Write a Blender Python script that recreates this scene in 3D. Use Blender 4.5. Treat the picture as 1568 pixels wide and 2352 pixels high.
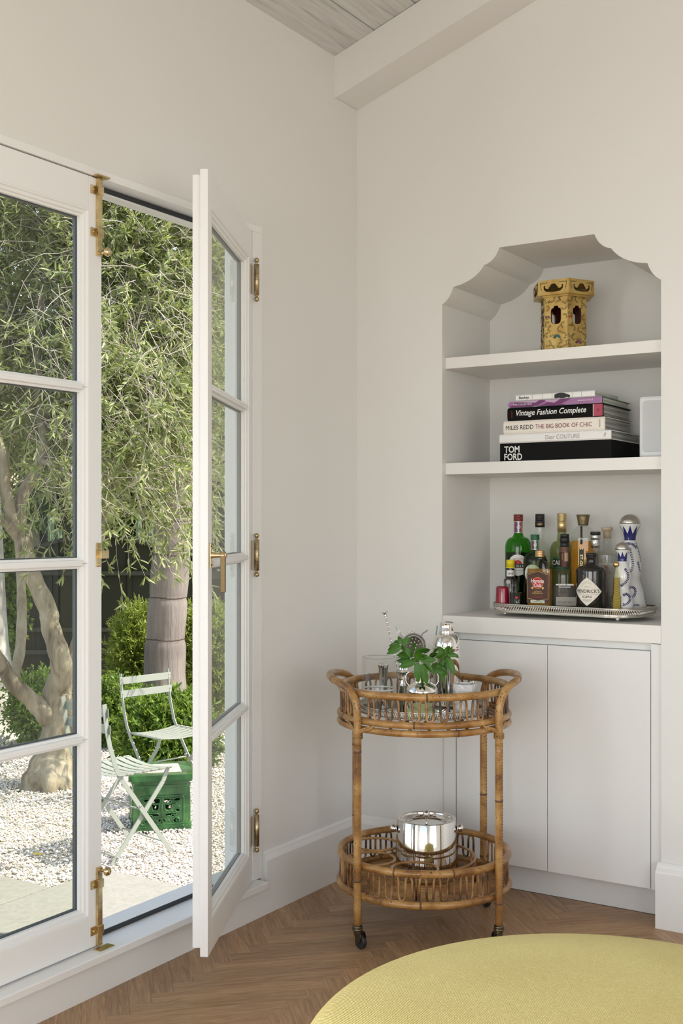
import bpy, math, random
import numpy as np
from mathutils import Vector, Matrix
random.seed(7); rng = np.random.default_rng(7)
PI = math.pi
S = bpy.context.scene; COL = S.collection
for o in list(bpy.data.objects): bpy.data.objects.remove(o)

# ------------------------------------------------------------------ camera, world, lights, exposure
# room axes: x = along the back wall, y = into the picture along the left wall, z = up; the corner is the origin
CAMX, CAMY, CAMZ, FOC = 2.319, -3.734, 1.30, 2676.0
cam = bpy.data.objects.new('camera', bpy.data.cameras.new('camera')); COL.objects.link(cam)
cam.location = (CAMX, CAMY, CAMZ)
cam.rotation_euler = (PI/2, 0, math.atan2(.5389, .8425))
cam.data.sensor_fit = 'HORIZONTAL'; cam.data.sensor_width = 36
cam.data.lens = FOC/1568*36; cam.data.shift_y = 27/1568; cam.data.clip_end = 200; cam.data.clip_start = .05
S.camera = cam
W = bpy.data.worlds.new('sky'); S.world = W; W.use_nodes = True
wn = W.node_tree.nodes; sky = wn.new('ShaderNodeTexSky'); sky.sky_type = 'NISHITA'; sky.sun_disc = False
sky.sun_elevation = math.radians(54); sky.sun_rotation = math.radians(57); sky.air_density = 1.0; sky.dust_density = .6
hsv = wn.new('ShaderNodeHueSaturation'); hsv.inputs['Saturation'].default_value = .62; W.node_tree.links.new(sky.outputs[0], hsv.inputs['Color']); W.node_tree.links.new(hsv.outputs[0], wn['Background'].inputs[0]); wn['Background'].inputs[1].default_value = .40
sl = bpy.data.lights.new('sun', 'SUN'); sl.energy = 8.2; sl.angle = .009; sl.color = (1, .95, .86)
sun = bpy.data.objects.new('sun', sl); COL.objects.link(sun)
el = math.radians(54); sd = Vector((.8425*math.cos(el), .5389*math.cos(el), math.sin(el)))
sun.rotation_euler = sd.to_track_quat('Z', 'Y').to_euler()
def area(name, loc, rot, sx, sy, e, col=(1, 1, 1)):
    l = bpy.data.lights.new(name, 'AREA'); l.shape = 'RECTANGLE'; l.size = sx; l.size_y = sy; l.energy = e; l.color = col
    o = bpy.data.objects.new(name, l); COL.objects.link(o); o.location = loc; o.rotation_euler = rot; return o
# area lamps added as fill for daylight of unseen windows around the photographer
area('daylight_fill_front', (2.4, -6.12, 1.2), (math.radians(80), 0, 0), 3.0, 1.5, 35, (1, .975, .95)).data.spread = math.radians(125)
area('daylight_fill_right', (4.52, -3.6, 1.35), (math.radians(90), 0, math.radians(90)), 2.6, 1.7, 24, (1, .975, .95)).data.spread = math.radians(140)
area('daylight_fill_left', (-.11, -4.1, 1.2), (math.radians(90), 0, math.radians(-90)), 3.1, 2.05, 100, (.985, .985, 1))  # added area lamp in the unseen left opening, brightens floor and pouf
S.view_settings.view_transform = 'Standard'; S.view_settings.look = 'None'; S.view_settings.gamma = 1
S.view_settings.use_curve_mapping = False; S.view_settings.exposure = 0.07

# ------------------------------------------------------------------ helpers
def tag(o, label=None, cat=None, group=None, kind=None):
    if label: o['label'] = label
    if cat: o['category'] = cat
    if group: o['group'] = group
    if kind: o['kind'] = kind
    return o
def thing(name, label, cat, loc=(0, 0, 0), rz=0, group=None, kind=None):
    o = bpy.data.objects.new(name, None); COL.objects.link(o); o.empty_display_size = .05
    o.location = loc; o.rotation_euler = (0, 0, rz); tag(o, label, cat, group, kind); return o
class MB:
    def __init__(s): s.v = []; s.f = []; s.m = []; s.sm = []
    def add(s, vs, fs, mi=0, smooth=False):
        b = len(s.v); s.v += [tuple(p) for p in vs]
        for f in fs: s.f.append([b+i for i in f]); s.m.append(mi); s.sm.append(smooth)
        return s
    def box(s, x0, x1, y0, y1, z0, z1, mi=0):
        return s.add([(x0,y0,z0),(x1,y0,z0),(x1,y1,z0),(x0,y1,z0),(x0,y0,z1),(x1,y0,z1),(x1,y1,z1),(x0,y1,z1)],
              [(0,3,2,1),(4,5,6,7),(0,1,5,4),(1,2,6,5),(2,3,7,6),(3,0,4,7)], mi)
    def prism(s, pts, fa, fb, mi=0, smooth=False, caps=True):
        # pts 2-D outline; fa/fb turn (u,v) into a 3-D point on either end
        n = len(pts); vs = [fa(*p) for p in pts]+[fb(*p) for p in pts]
        s.add(vs, [(i, (i+1) % n, n+(i+1) % n, n+i) for i in range(n)], mi, smooth)
        if caps: s.add(vs, [tuple(range(n))[::-1], tuple(range(n, 2*n))], mi)
        return s
    def lathe(s, prof, seg=40, mi=0, c=(0, 0), smooth=True, sx=1, sy=1, close=False, rot=0):
        vs = []; n = len(prof)
        for r, z in prof:
            for k in range(seg):
                t = rot+2*PI*k/seg; vs.append((c[0]+r*sx*math.cos(t), c[1]+r*sy*math.sin(t), z))
        fs = []
        for i in range(n-1+(1 if close else 0)):
            j = (i+1) % n
            for k in range(seg):
                k2 = (k+1) % seg; fs.append((i*seg+k, i*seg+k2, j*seg+k2, j*seg+k))
        return s.add(vs, fs, mi, smooth)
    def tube(s, pts, r, seg=10, mi=0, closed=False, caps=True, smooth=True, flat=1):
        P = [Vector(p) for p in pts]; n = len(P); R = r if hasattr(r, '__len__') else [r]*n
        vs = []; up = None
        for i in range(n):
            if closed: t = P[(i+1) % n]-P[i-1]
            else: t = P[min(i+1, n-1)]-P[max(i-1, 0)]
            t.normalize()
            if up is None:
                up = Vector((0, 0, 1)) if abs(t.z) < .95 else Vector((1, 0, 0))
            a = up-t*up.dot(t)
            if a.length < 1e-5: a = t.orthogonal()
            a.normalize(); up = a; b = t.cross(a)
            for k in range(seg):
                q = 2*PI*k/seg; vs.append(P[i]+(a*math.cos(q)*flat+b*math.sin(q))*R[i])
        fs = []
        for i in range(n if closed else n-1):
            j = (i+1) % n
            for k in range(seg):
                k2 = (k+1) % seg; fs.append((i*seg+k, i*seg+k2, j*seg+k2, j*seg+k))
        if caps and not closed:
            fs.append(tuple(range(seg))[::-1]); fs.append(tuple((n-1)*seg+k for k in range(seg)))
        return s.add(vs, fs, mi, smooth)
    def ball(s, c, r, seg=16, rings=10, mi=0, sz=1, sx=1, sy=1):
        prof = [(max(r*math.sin(PI*i/rings), 1e-5), -r*sz*math.cos(PI*i/rings)) for i in range(rings+1)]
        b = len(s.v); s.lathe(prof, seg, mi, sx=sx, sy=sy)
        for i in range(b, len(s.v)): v = s.v[i]; s.v[i] = (v[0]+c[0], v[1]+c[1], v[2]+c[2])
        return s
    def bar(s, p, q, w, t, up=(0, 0, 1), mi=0):
        p, q = Vector(p), Vector(q); d = (q-p).normalized(); u = Vector(up); u = (u-d*u.dot(d)).normalized(); r = d.cross(u)
        vs = [e+r*a*w/2+u*b*t/2 for e in (p, q) for a, b in ((-1,-1),(1,-1),(1,1),(-1,1))]
        return s.add(vs, [(0,3,2,1),(4,5,6,7),(0,1,5,4),(1,2,6,5),(2,3,7,6),(3,0,4,7)], mi)
    def xf(s, M): s.v = [tuple(M @ Vector(v)) for v in s.v]; return s
    def build(s, name, mats, parent=None, bevel=0, label=None, recalc=True, **kw):
        me = bpy.data.meshes.new(name); me.from_pydata(s.v, [], s.f)
        if not isinstance(mats, (list, tuple)): mats = [mats]
        for m in mats: me.materials.append(m)
        me.polygons.foreach_set('material_index', s.m); me.polygons.foreach_set('use_smooth', s.sm)
        if recalc:
            import bmesh
            bm = bmesh.new(); bm.from_mesh(me); bmesh.ops.remove_doubles(bm, verts=bm.verts, dist=1e-6) if kw.pop('weld', False) else None
            bmesh.ops.recalc_face_normals(bm, faces=bm.faces); bm.to_mesh(me); bm.free()
        kw.pop('weld', None)
        me.update(); o = bpy.data.objects.new(name, me); COL.objects.link(o); o.parent = parent
        if bevel:
            b = o.modifiers.new('bevel', 'BEVEL'); b.width = bevel; b.segments = 2; b.limit_method = 'ANGLE'; b.angle_limit = math.radians(40)
        tag(o, label, **kw); return o
def smooth_path(pts, n=8, closed=False):
    P = [Vector(p) for p in pts]; out = []; N = len(P)
    for i in range(N if closed else N-1):
        if closed: a, b, c, d = P[i-1], P[i], P[(i+1) % N], P[(i+2) % N]
        else: a, b, c, d = P[max(i-1, 0)], P[i], P[i+1], P[min(i+2, N-1)]
        for k in range(n):
            t = k/n; out.append(.5*((2*b)+(c-a)*t+(2*a-5*b+4*c-d)*t*t+(3*b-a-3*c+d)*t**3))
    if not closed: out.append(P[-1])
    return out
def copy_tree(o, parent=None):
    c = o.copy(); COL.objects.link(c); c.parent = parent
    for ch in [x for x in bpy.data.objects if x.parent == o]: copy_tree(ch, c)
    return c
def npmesh(name, V, F, mat, parent=None, smooth=False, **kw):
    V = np.asarray(V, dtype=np.float32); F = np.asarray(F, dtype=np.int32); k = F.shape[1]
    me = bpy.data.meshes.new(name); me.vertices.add(len(V)); me.vertices.foreach_set('co', V.ravel())
    me.loops.add(F.size); me.loops.foreach_set('vertex_index', F.ravel()); me.polygons.add(len(F))
    me.polygons.foreach_set('loop_start', np.arange(0, F.size, k, dtype=np.int32))
    if smooth: me.polygons.foreach_set('use_smooth', np.ones(len(F), dtype=bool))
    me.materials.append(mat); me.update(calc_edges=True); me.validate()
    o = bpy.data.objects.new(name, me); COL.objects.link(o); o.parent = parent; tag(o, **kw); return o
# garden measures: a = metres right of the camera axis, b = metres ahead of the camera
def G(a, b, z=0): return Vector((CAMX+a*.8425-b*.5389, CAMY+a*.5389+b*.8425, z))
def at(px, py, b): return G((px-784)/FOC*b, b, CAMZ-(py-1203)/FOC*b)
GA = math.atan2(.5389, .8425); GZ = -.42
def at_y(px, y, z=0):       # the point of the vertical plane y=const that stands over picture column px
    a = (px-784)/FOC; t = (y-CAMY)/(a*.5389+.8425); return Vector((CAMX+t*(a*.8425-.5389), y, z)), t
def zat(py, t): return CAMZ-(py-1203)/FOC*t

# ------------------------------------------------------------------ materials
def mat(name, col=(.8, .8, .8), rough=.5, metal=0, spec=None, trans=0, ior=1.45, coat=0):
    m = bpy.data.materials.new(name); m.use_nodes = True; p = m.node_tree.nodes['Principled BSDF']
    p.inputs['Base Color'].default_value = (*col, 1); p.inputs['Roughness'].default_value = rough; p.inputs['Metallic'].default_value = metal
    p.inputs['Transmission Weight'].default_value = trans; p.inputs['IOR'].default_value = ior; p.inputs['Coat Weight'].default_value = coat
    if spec is not None: p.inputs['Specular IOR Level'].default_value = spec
    return m
def N(m, t, **kw):
    n = m.node_tree.nodes.new(t)
    for k, v in kw.items():
        if k in n.inputs: n.inputs[k].default_value = v
        else: setattr(n, k, v)
    return n
def L(m, a, b): m.node_tree.links.new(a, b)
def ramp(m, fac, stops, interp='LINEAR'):
    r = N(m, 'ShaderNodeValToRGB'); r.color_ramp.interpolation = interp; e = r.color_ramp.elements
    while len(e) < len(stops): e.new(.5)
    for x, (p, c) in zip(e, stops): x.position = p; x.color = (*c, 1) if len(c) == 3 else c
    L(m, fac, r.inputs[0]); return r.outputs[0]
def coords(m, scale=(1, 1, 1), kind='Object', rot=(0, 0, 0)):
    t = N(m, 'ShaderNodeTexCoord'); mp = N(m, 'ShaderNodeMapping'); mp.inputs['Scale'].default_value = scale; mp.inputs['Rotation'].default_value = rot
    L(m, t.outputs[kind], mp.inputs[0]); return mp.outputs[0]
def noise(m, vec, scale=5, detail=4, rough=.5, dist=0):
    n = N(m, 'ShaderNodeTexNoise'); n.inputs['Scale'].default_value = scale; n.inputs['Detail'].default_value = detail
    n.inputs['Roughness'].default_value = rough; n.inputs['Distortion'].default_value = dist; L(m, vec, n.inputs['Vector']); return n.outputs['Fac']
def bump(m, h, strength=.2, dist=.01):
    b = N(m, 'ShaderNodeBump'); b.inputs['Strength'].default_value = strength; b.inputs['Distance'].default_value = dist
    L(m, h, b.inputs['Height']); L(m, b.outputs[0], m.node_tree.nodes['Principled BSDF'].inputs['Normal'])
def base(m, sock): L(m, sock, m.node_tree.nodes['Principled BSDF'].inputs['Base Color'])
def mix(m, fac, a, b, mode='MIX'):
    n = N(m, 'ShaderNodeMix'); n.data_type = 'RGBA'; n.blend_type = mode
    for s, v in ((n.inputs[0], fac), (n.inputs[6], a), (n.inputs[7], b)):
        if hasattr(v, 'is_output') or isinstance(v, bpy.types.NodeSocket): L(m, v, s)
        elif isinstance(v, (int, float)): s.default_value = v
        else: s.default_value = (*v, 1)
    return n.outputs[2]

plaster = mat('plaster', (.80, .79, .765), .75, spec=.25); bump(plaster, noise(plaster, coords(plaster), 9, 5, .6), .12, .004)
paint = mat('white_paint', (.83, .815, .785), .38)
cabp = mat('cabinet_paint', (.79, .785, .77), .42)
shelfp = mat('shelf_paint', (.83, .81, .78), .45)
doorp = mat('door_paint', (.87, .87, .86), .32); bump(doorp, noise(doorp, coords(doorp, (1, 1, .3)), 60, 3), .03, .002)
seal = mat('rubber_seal', (.035, .038, .045), .6)
spacerm = mat('grey_spacer', (.10, .11, .13), .45)
# ceiling boards: whitewashed grey timber
ceil = mat('whitewashed_board', (.6, .6, .57), .8)
v = coords(ceil, (9, .45, 9)); g1 = noise(ceil, v, 7, 8, .65, .3)
c = ramp(ceil, g1, [(.30, (.42, .415, .40)), (.45, (.60, .60, .58)), (.60, (.68, .68, .665))])
base(ceil, c); bump(ceil, g1, .5, .004)
# oak
def oak(name, dirn):
    m = mat(name, (.3, .2, .12), .38)
    oi = N(m, 'ShaderNodeObjectInfo'); tc = N(m, 'ShaderNodeTexCoord'); vm = N(m, 'ShaderNodeVectorMath', operation='MULTIPLY_ADD')
    L(m, oi.outputs['Random'], vm.inputs[0]); vm.inputs[1].default_value = (13, 17, 5); L(m, tc.outputs['Object'], vm.inputs[2])
    rt = N(m, 'ShaderNodeMapping'); rt.inputs['Rotation'].default_value = (0, 0, -dirn); L(m, vm.outputs[0], rt.inputs[0])
    mp = N(m, 'ShaderNodeMapping'); mp.inputs['Scale'].default_value = (2.2, 30, 1); L(m, rt.outputs[0], mp.inputs[0])
    a = noise(m, mp.outputs[0], 3.0, 9, .68, 1.1); mp2 = N(m, 'ShaderNodeMapping'); mp2.inputs['Scale'].default_value = (5, 130, 1); L(m, rt.outputs[0], mp2.inputs[0])
    b = noise(m, mp2.outputs[0], 2, 3, .7)
    ca = ramp(m, a, [(.30, (.27, .145, .068)), (.5, (.43, .262, .138)), (.70, (.56, .375, .215))])
    cb = mix(m, .35, ca, ramp(m, b, [(.3, (.20, .12, .07)), (.6, (.55, .42, .29))]), 'MULTIPLY')
    cb = mix(m, .5, ca, cb)
    hs = N(m, 'ShaderNodeHueSaturation'); mr = N(m, 'ShaderNodeMapRange'); L(m, oi.outputs['Random'], mr.inputs[0]); mr.inputs[3].default_value = .86; mr.inputs[4].default_value = 1.12
    L(m, mr.outputs[0], hs.inputs['Value']); L(m, cb, hs.inputs['Color'])
    # knots
    vo = N(m, 'ShaderNodeTexVoronoi'); vo.inputs['Scale'].default_value = 2.3; mk = N(m, 'ShaderNodeMapping'); mk.inputs['Scale'].default_value = (1, 2.2, 1); L(m, rt.outputs[0], mk.inputs[0]); L(m, mk.outputs[0], vo.inputs['Vector'])
    kn = ramp(m, vo.outputs['Distance'], [(.012, (1, 1, 1)), (.035, (0, 0, 0))])
    base(m, mix(m, kn, hs.outputs[0], (.06, .035, .02))); bump(m, b, .12, .002)
    return m
oakA = oak('oak_board_a', PI/4); oakB = oak('oak_board_b', -PI/4)
brass = mat('aged_brass', (.62, .42, .17), .22, 1); v = coords(brass); base(brass, ramp(brass, noise(brass, v, 30, 4), [(.35, (.46, .34, .17)), (.6, (.76, .60, .34))]))
nickel = mat('dull_brass_hinge', (.50, .40, .24), .3, 1)
silver = mat('polished_silver', (.86, .85, .83), .07, 1)
chrome = mat('chrome', (.80, .79, .77), .06, 1)
steel = mat('brushed_steel', (.42, .43, .45), .32, 1)
tin = mat('silver_tray_metal', (.70, .67, .62), .26, 1)
rattan = mat('rattan_cane', (.4, .22, .08), .33, coat=.25)
v = coords(rattan); n1 = noise(rattan, v, 11, 6, .6); n2 = noise(rattan, coords(rattan, (1, 1, 1)), 160, 2, .5); n3 = noise(rattan, v, 3.2, 3)
c = ramp(rattan, n1, [(.3, (.13, .050, .013)), (.47, (.34, .165, .045)), (.66, (.54, .32, .115))])
c = mix(rattan, ramp(rattan, n3, [(.55, (0, 0, 0)), (.72, (.55, .55, .55))]), c, (.16, .07, .025))
c = mix(rattan, ramp(rattan, n2, [(.30, (1, 1, 1)), (.36, (0, 0, 0))]), c, (.05, .022, .01)); base(rattan, c); bump(rattan, n1, .15, .003)
cane = mat('thin_cane', (.3, .15, .06), .35, coat=.2)
v = coords(cane); n1 = noise(cane, v, 16, 3); base(cane, ramp(cane, n1, [(.36, (.055, .026, .012)), (.50, (.24, .11, .038)), (.66, (.46, .26, .10))]))
knot = mat('rattan_node', (.13, .065, .03), .5)
rubber = mat('black_rubber', (.02, .02, .022), .4)
darkbrass = mat('tarnished_caster_metal', (.15, .125, .085), .38, 1)
# pouf
pf = mat('yellow_twill', (.62, .52, .17), .95, spec=.15)
v = coords(pf, (1, 1, 1), rot=(0, 0, math.radians(118.4)))
w = N(pf, 'ShaderNodeTexWave'); w.bands_direction = 'X'; w.inputs['Scale'].default_value = 88; w.inputs['Distortion'].default_value = 1.6; w.inputs['Detail'].default_value = 2; L(pf, v, w.inputs['Vector'])
fib = noise(pf, coords(pf, (1, 1, 1)), 420, 3, .7); big = noise(pf, v, 4, 3)
c = ramp(pf, w.outputs['Fac'], [(.2, (.33, .23, .035)), (.75, (.80, .66, .20))]); c = mix(pf, .45, c, ramp(pf, fib, [(.35, (.34, .24, .03)), (.65, (.95, .84, .40))]))
c = mix(pf, .25, c, ramp(pf, big, [(.3, (.52, .38, .08)), (.7, (.85, .74, .28))])); base(pf, c); bump(pf, w.outputs['Fac'], .6, .002)
pf.node_tree.nodes['Principled BSDF'].inputs['Sheen Weight'].default_value = .35
pf.node_tree.nodes['Principled BSDF'].inputs['Sheen Tint'].default_value = (1, .95, .7, 1)
# architectural glass: clear pane with true reflections
def pane_glass(name, tint):
    m = bpy.data.materials.new(name); m.use_nodes = True; nt = m.node_tree; nt.nodes.clear()
    o = N(m, 'ShaderNodeOutputMaterial'); t = N(m, 'ShaderNodeBsdfTransparent'); t.inputs[0].default_value = (*tint, 1)
    g = N(m, 'ShaderNodeBsdfGlossy'); g.inputs['Roughness'].default_value = 0; fr = N(m, 'ShaderNodeFresnel'); fr.inputs[0].default_value = 1.5; ge = N(m, 'ShaderNodeNewGeometry'); mm_ = N(m, 'ShaderNodeMath', operation='MULTIPLY'); iv = N(m, 'ShaderNodeMath', operation='SUBTRACT'); iv.inputs[0].default_value = 1
    L(m, ge.outputs['Backfacing'], iv.inputs[1]); L(m, fr.outputs[0], mm_.inputs[0]); L(m, iv.outputs[0], mm_.inputs[1])
    mx = N(m, 'ShaderNodeMixShader'); L(m, mm_.outputs[0], mx.inputs[0]); L(m, t.outputs[0], mx.inputs[1]); L(m, g.outputs[0], mx.inputs[2]); L(m, mx.outputs[0], o.inputs[0]); return m
pane_m = pane_glass('window_glass', (.935, .95, .915))
clear = pane_glass('clear_glass', (.985, .988, .982))
bottle_clear = pane_glass('bottle_clear_glass', (.945, .95, .925))
def glassy(name, col, rough=.03): return mat(name, col, rough, trans=1, ior=1.47)
green_glass = pane_glass('green_bottle_glass', (.17, .52, .09)); green_dk = pane_glass('deep_green_glass', (.15, .42, .14))
olive_glass = pane_glass('pale_olive_glass', (.62, .66, .42)); red_glassm = mat('dark_red_glass', (.28, .008, .03), .15, coat=.6)
black_glass = mat('black_bottle_glass', (.012, .011, .010), .09, coat=.5)
def liquid(name, col, rough=.05): return mat(name, col, rough, trans=.35, ior=1.36)
vermouth = mat('dark_vermouth', (.02, .012, .008), .1); rum = liquid('amber_rum', (.46, .21, .035)); amber = mat('golden_liqueur', (.60, .27, .03), .5, spec=.1); amber2 = liquid('amber_rum_dark', (.30, .17, .03))
pinkliq = liquid('pink_liquid', (.52, .20, .12)); gold_liq = liquid('pale_gold_liquid', (.68, .56, .18))
black = mat('black_print', (.012, .012, .012), .45); white = mat('white_print', (.82, .82, .80), .5); creamp = mat('cream_print', (.80, .76, .66), .6)
red = mat('red_print', (.55, .02, .03), .45); brownlab = mat('brown_label', (.075, .028, .018), .5); goldp = mat('gold_print', (.55, .38, .12), .35, .6)
bluep = mat('blue_print', (.04, .12, .35), .4); greyp = mat('grey_print', (.35, .35, .34), .6); silverp = mat('silver_print', (.62, .62, .60), .35, .7)
redcap = mat('dark_red_cap', (.20, .025, .025), .3, coat=.3); greencap = mat('green_cap', (.02, .13, .05), .3, coat=.3); blackcap = mat('black_cap', (.02, .02, .022), .42)
goldcap = mat('brushed_gold_cap', (.72, .56, .27), .35, .8); coppercap = mat('rose_gold_cap', (.78, .50, .27), .3, .85); bronzecap = mat('bronze_stopper', (.20, .16, .09), .4, .7)
yellowcap = mat('yellow_cap', (.80, .66, .02), .45); cork = mat('beige_stopper', (.60, .46, .34), .7); foil = mat('crinkled_foil', (.72, .72, .72), .22, 1); bump(foil, noise(foil, coords(foil), 220, 3), .9, .003)
ceramic = mat('white_ceramic', (.84, .84, .83), .12, coat=.6); cobalt = mat('cobalt_glaze', (.018, .022, .16), .12, coat=.6)
pagem = mat('page_edges', (.70, .68, .62), .8); v = coords(pagem, (1, 1, 260)); base(pagem, ramp(pagem, noise(pagem, v, 2.2, 2), [(.35, (.38, .37, .33)), (.6, (.80, .78, .72))]))
greypage = mat('grey_page_edges', (.40, .39, .37), .8); v = coords(greypage, (1, 1, 260)); base(greypage, ramp(greypage, noise(greypage, v, 2.2, 2), [(.35, (.16, .16, .15)), (.6, (.55, .54, .50))]))
bookblack = mat('black_cloth_cover', (.008, .008, .008), .7, spec=.12); bookwhite = mat('white_cover', (.84, .83, .82), .4); bookcream = mat('cream_cover', (.84, .78, .71), .5); bookgreen = mat('green_cover_edge', (.03, .16, .05), .5)
bookcrim = mat('crimson_cover', (.42, .05, .09), .45)
plum = mat('mauve_collage_cover', (.3, .1, .3), .45); v = coords(plum, (9, 9, 22)); n = N(plum, 'ShaderNodeTexVoronoi'); n.inputs['Scale'].default_value = 1.6; L(plum, v, n.inputs['Vector'])
base(plum, ramp(plum, n.outputs['Color'], [(0, (.16, .035, .14)), (.35, (.35, .16, .34)), (.6, (.52, .36, .50)), (.8, (.13, .15, .36)), (1, (.55, .40, .42))], 'CONSTANT'))
speakm = mat('white_plastic', (.78, .79, .80), .35); grille = mat('grey_grille', (.52, .53, .54), .5)
v = coords(grille); n = N(grille, 'ShaderNodeTexVoronoi'); n.inputs['Scale'].default_value = 330; n.inputs['Randomness'].default_value = 0; L(grille, v, n.inputs['Vector']); base(grille, ramp(grille, n.outputs['Distance'], [(.22, (.12, .12, .13)), (.38, (.60, .61, .62))])); 
gilt = mat('gilt_lacquer', (.58, .39, .12), .32, .35); v = coords(gilt); base(gilt, ramp(gilt, noise(gilt, v, 14, 6, .6), [(.3, (.38, .22, .05)), (.55, (.60, .42, .14)), (.75, (.68, .52, .22))]))
oxblood = mat('oxblood_lacquer', (.07, .012, .008), .3); vine = mat('dark_vine_paint', (.075, .06, .018), .5); teal = mat('teal_paint', (.02, .12, .11), .5); mauve = mat('mauve_paint', (.20, .06, .13), .5); coral = mat('coral_paint', (.45, .06, .02), .5)
marble = mat('white_ribbed_stone', (.78, .78, .77), .35); v = coords(marble); base(marble, ramp(marble, noise(marble, v, 22, 6, .6, 1.5), [(.38, (.50, .51, .53)), (.55, (.80, .80, .79))]))
napkin = mat('pale_green_paper', (.62, .68, .36), .7)
# mint
mint = mat('mint_leaf', (.07, .22, .02), .45); gi = N(mint, 'ShaderNodeNewGeometry'); base(mint, ramp(mint, gi.outputs['Random Per Island'], [(0, (.014, .062, .005)), (.5, (.036, .125, .008)), (1, (.085, .215, .012))]))
def leafmat(name, cols, tr=.35, rough=.5):
    m = bpy.data.materials.new(name); m.use_nodes = True; nt = m.node_tree; p = nt.nodes['Principled BSDF']; p.inputs['Roughness'].default_value = rough; p.inputs['Specular IOR Level'].default_value = .35
    g = N(m, 'ShaderNodeNewGeometry'); k = len(cols); c = ramp(m, g.outputs['Random Per Island'], [(i/(k-1), cc) for i, cc in enumerate(cols)])
    L(m, c, p.inputs['Base Color']); t = N(m, 'ShaderNodeBsdfTranslucent'); br = mix(m, .45, c, (.45, .55, .06)); L(m, br, t.inputs[0])
    ms = N(m, 'ShaderNodeMixShader'); ms.inputs[0].default_value = tr; L(m, p.outputs[0], ms.inputs[1]); L(m, t.outputs[0], ms.inputs[2]); L(m, ms.outputs[0], nt.nodes['Material Output'].inputs[0]); return m
leaf_olive = leafmat('narrow_leaf', [(.12, .15, .05), (.21, .255, .09), (.36, .38, .18), (.60, .58, .36)], .4, .40)
leaf_dark = leafmat('dark_leaf', [(.03, .07, .018), (.06, .13, .03), (.13, .22, .05)], .25)
leaf_box = leafmat('bright_bush_leaf', [(.05, .11, .015), (.12, .22, .03), (.27, .38, .08)], .4)
leaf_con = leafmat('yellow_green_needle', [(.16, .21, .03), (.32, .39, .07), (.52, .56, .17)], .45)
bark = mat('pale_bark', (.45, .38, .27), .9); v = coords(bark, (1, 1, .35)); n1 = noise(bark, v, 9, 9, .65, .6); base(bark, ramp(bark, n1, [(.33, (.10, .075, .045)), (.46, (.27, .215, .145)), (.58, (.37, .31, .22)), (.72, (.50, .43, .32))])); bump(bark, n1, .9, .03)
twigm = mat('pale_twig', (.50, .43, .36), .8)
palmb = mat('grey_palm_bark', (.3, .25, .22), .9); v = coords(palmb, (7, 7, .5)); n1 = noise(palmb, v, 7, 8, .7, .2); n4 = noise(palmb, coords(palmb), 2.2, 4)
base(palmb, mix(palmb, .5, ramp(palmb, n1, [(.3, (.10, .075, .06)), (.55, (.24, .195, .165)), (.75, (.42, .36, .31))]), ramp(palmb, n4, [(.3, (.13, .10, .085)), (.7, (.40, .345, .30))]))); bump(palmb, n1, .8, .02)
paletrunk = mat('pale_grey_bark', (.50, .46, .42), .85); v = coords(paletrunk); n1 = noise(paletrunk, v, 4, 8, .6); base(paletrunk, ramp(paletrunk, n1, [(.35, (.30, .27, .24)), (.6, (.60, .56, .51))])); bump(paletrunk, n1, .5, .03)
gravel = mat('white_gravel', (.70, .64, .55), .9)
v = coords(gravel); vo = N(gravel, 'ShaderNodeTexVoronoi'); vo.inputs['Scale'].default_value = 75; L(gravel, v, vo.inputs['Vector'])
c = ramp(gravel, vo.outputs['Color'], [(.1, (.48, .38, .28)), (.4, (.74, .67, .57)), (.8, (.88, .84, .77))]); c = mix(gravel, ramp(gravel, vo.outputs['Distance'], [(.25, (0, 0, 0)), (.6, (.8, .8, .8))]), c, (.30, .25, .19)); base(gravel, c); bump(gravel, vo.outputs['Distance'], 1, .01)
pebble = mat('white_pebble', (.8, .75, .68), .8); gi = N(pebble, 'ShaderNodeNewGeometry'); base(pebble, ramp(pebble, gi.outputs['Random Per Island'], [(0, (.50, .38, .27)), (.25, (.72, .64, .54)), (.6, (.84, .79, .72)), (1, (.90, .87, .82))]))
paverm = mat('pale_stone_paver', (.55, .53, .47), .75); v = coords(paverm); n1 = noise(paverm, v, 40, 6, .7); base(paverm, ramp(paverm, n1, [(.3, (.23, .22, .18)), (.5, (.275, .26, .22)), (.72, (.31, .295, .25))])); bump(paverm, n1, .2, .004)
greenglaze = mat('green_glaze', (.03, .17, .05), .18, coat=.5); v = coords(greenglaze); base(greenglaze, ramp(greenglaze, noise(greenglaze, v, 9, 5), [(.3, (.008, .042, .008)), (.5, (.018, .095, .022)), (.72, (.06, .19, .05))]))
tilem = mat('painted_tan_tile', (.62, .5, .33), .3); v = coords(tilem); n = N(tilem, 'ShaderNodeTexVoronoi'); n.inputs['Scale'].default_value = 26; L(tilem, v, n.inputs['Vector']); base(tilem, mix(tilem, ramp(tilem, n.outputs['Distance'], [(.16, (1, 1, 1)), (.22, (0, 0, 0))]), (.68, .54, .36), (.16, .10, .32)))
chairm = mat('grey_green_metal', (.28, .295, .245), .42); fencem = mat('dark_green_timber', (.040, .040, .026), .9, spec=.1); fencel = mat('dark_green_rail', (.070, .072, .050), .8, spec=.15)
shingle = mat('tan_roof_shingle', (.60, .47, .34), .9); v = coords(shingle, (3, 3, 30)); base(shingle, ramp(shingle, noise(shingle, v, 3, 4), [(.3, (.42, .32, .22)), (.7, (.68, .55, .41))]))
housew = mat('cream_stucco', (.62, .58, .50), .9); winm = mat('dark_window', (.03, .035, .04), .1); cactusm = mat('cactus_skin', (.20, .28, .15), .6)

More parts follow.
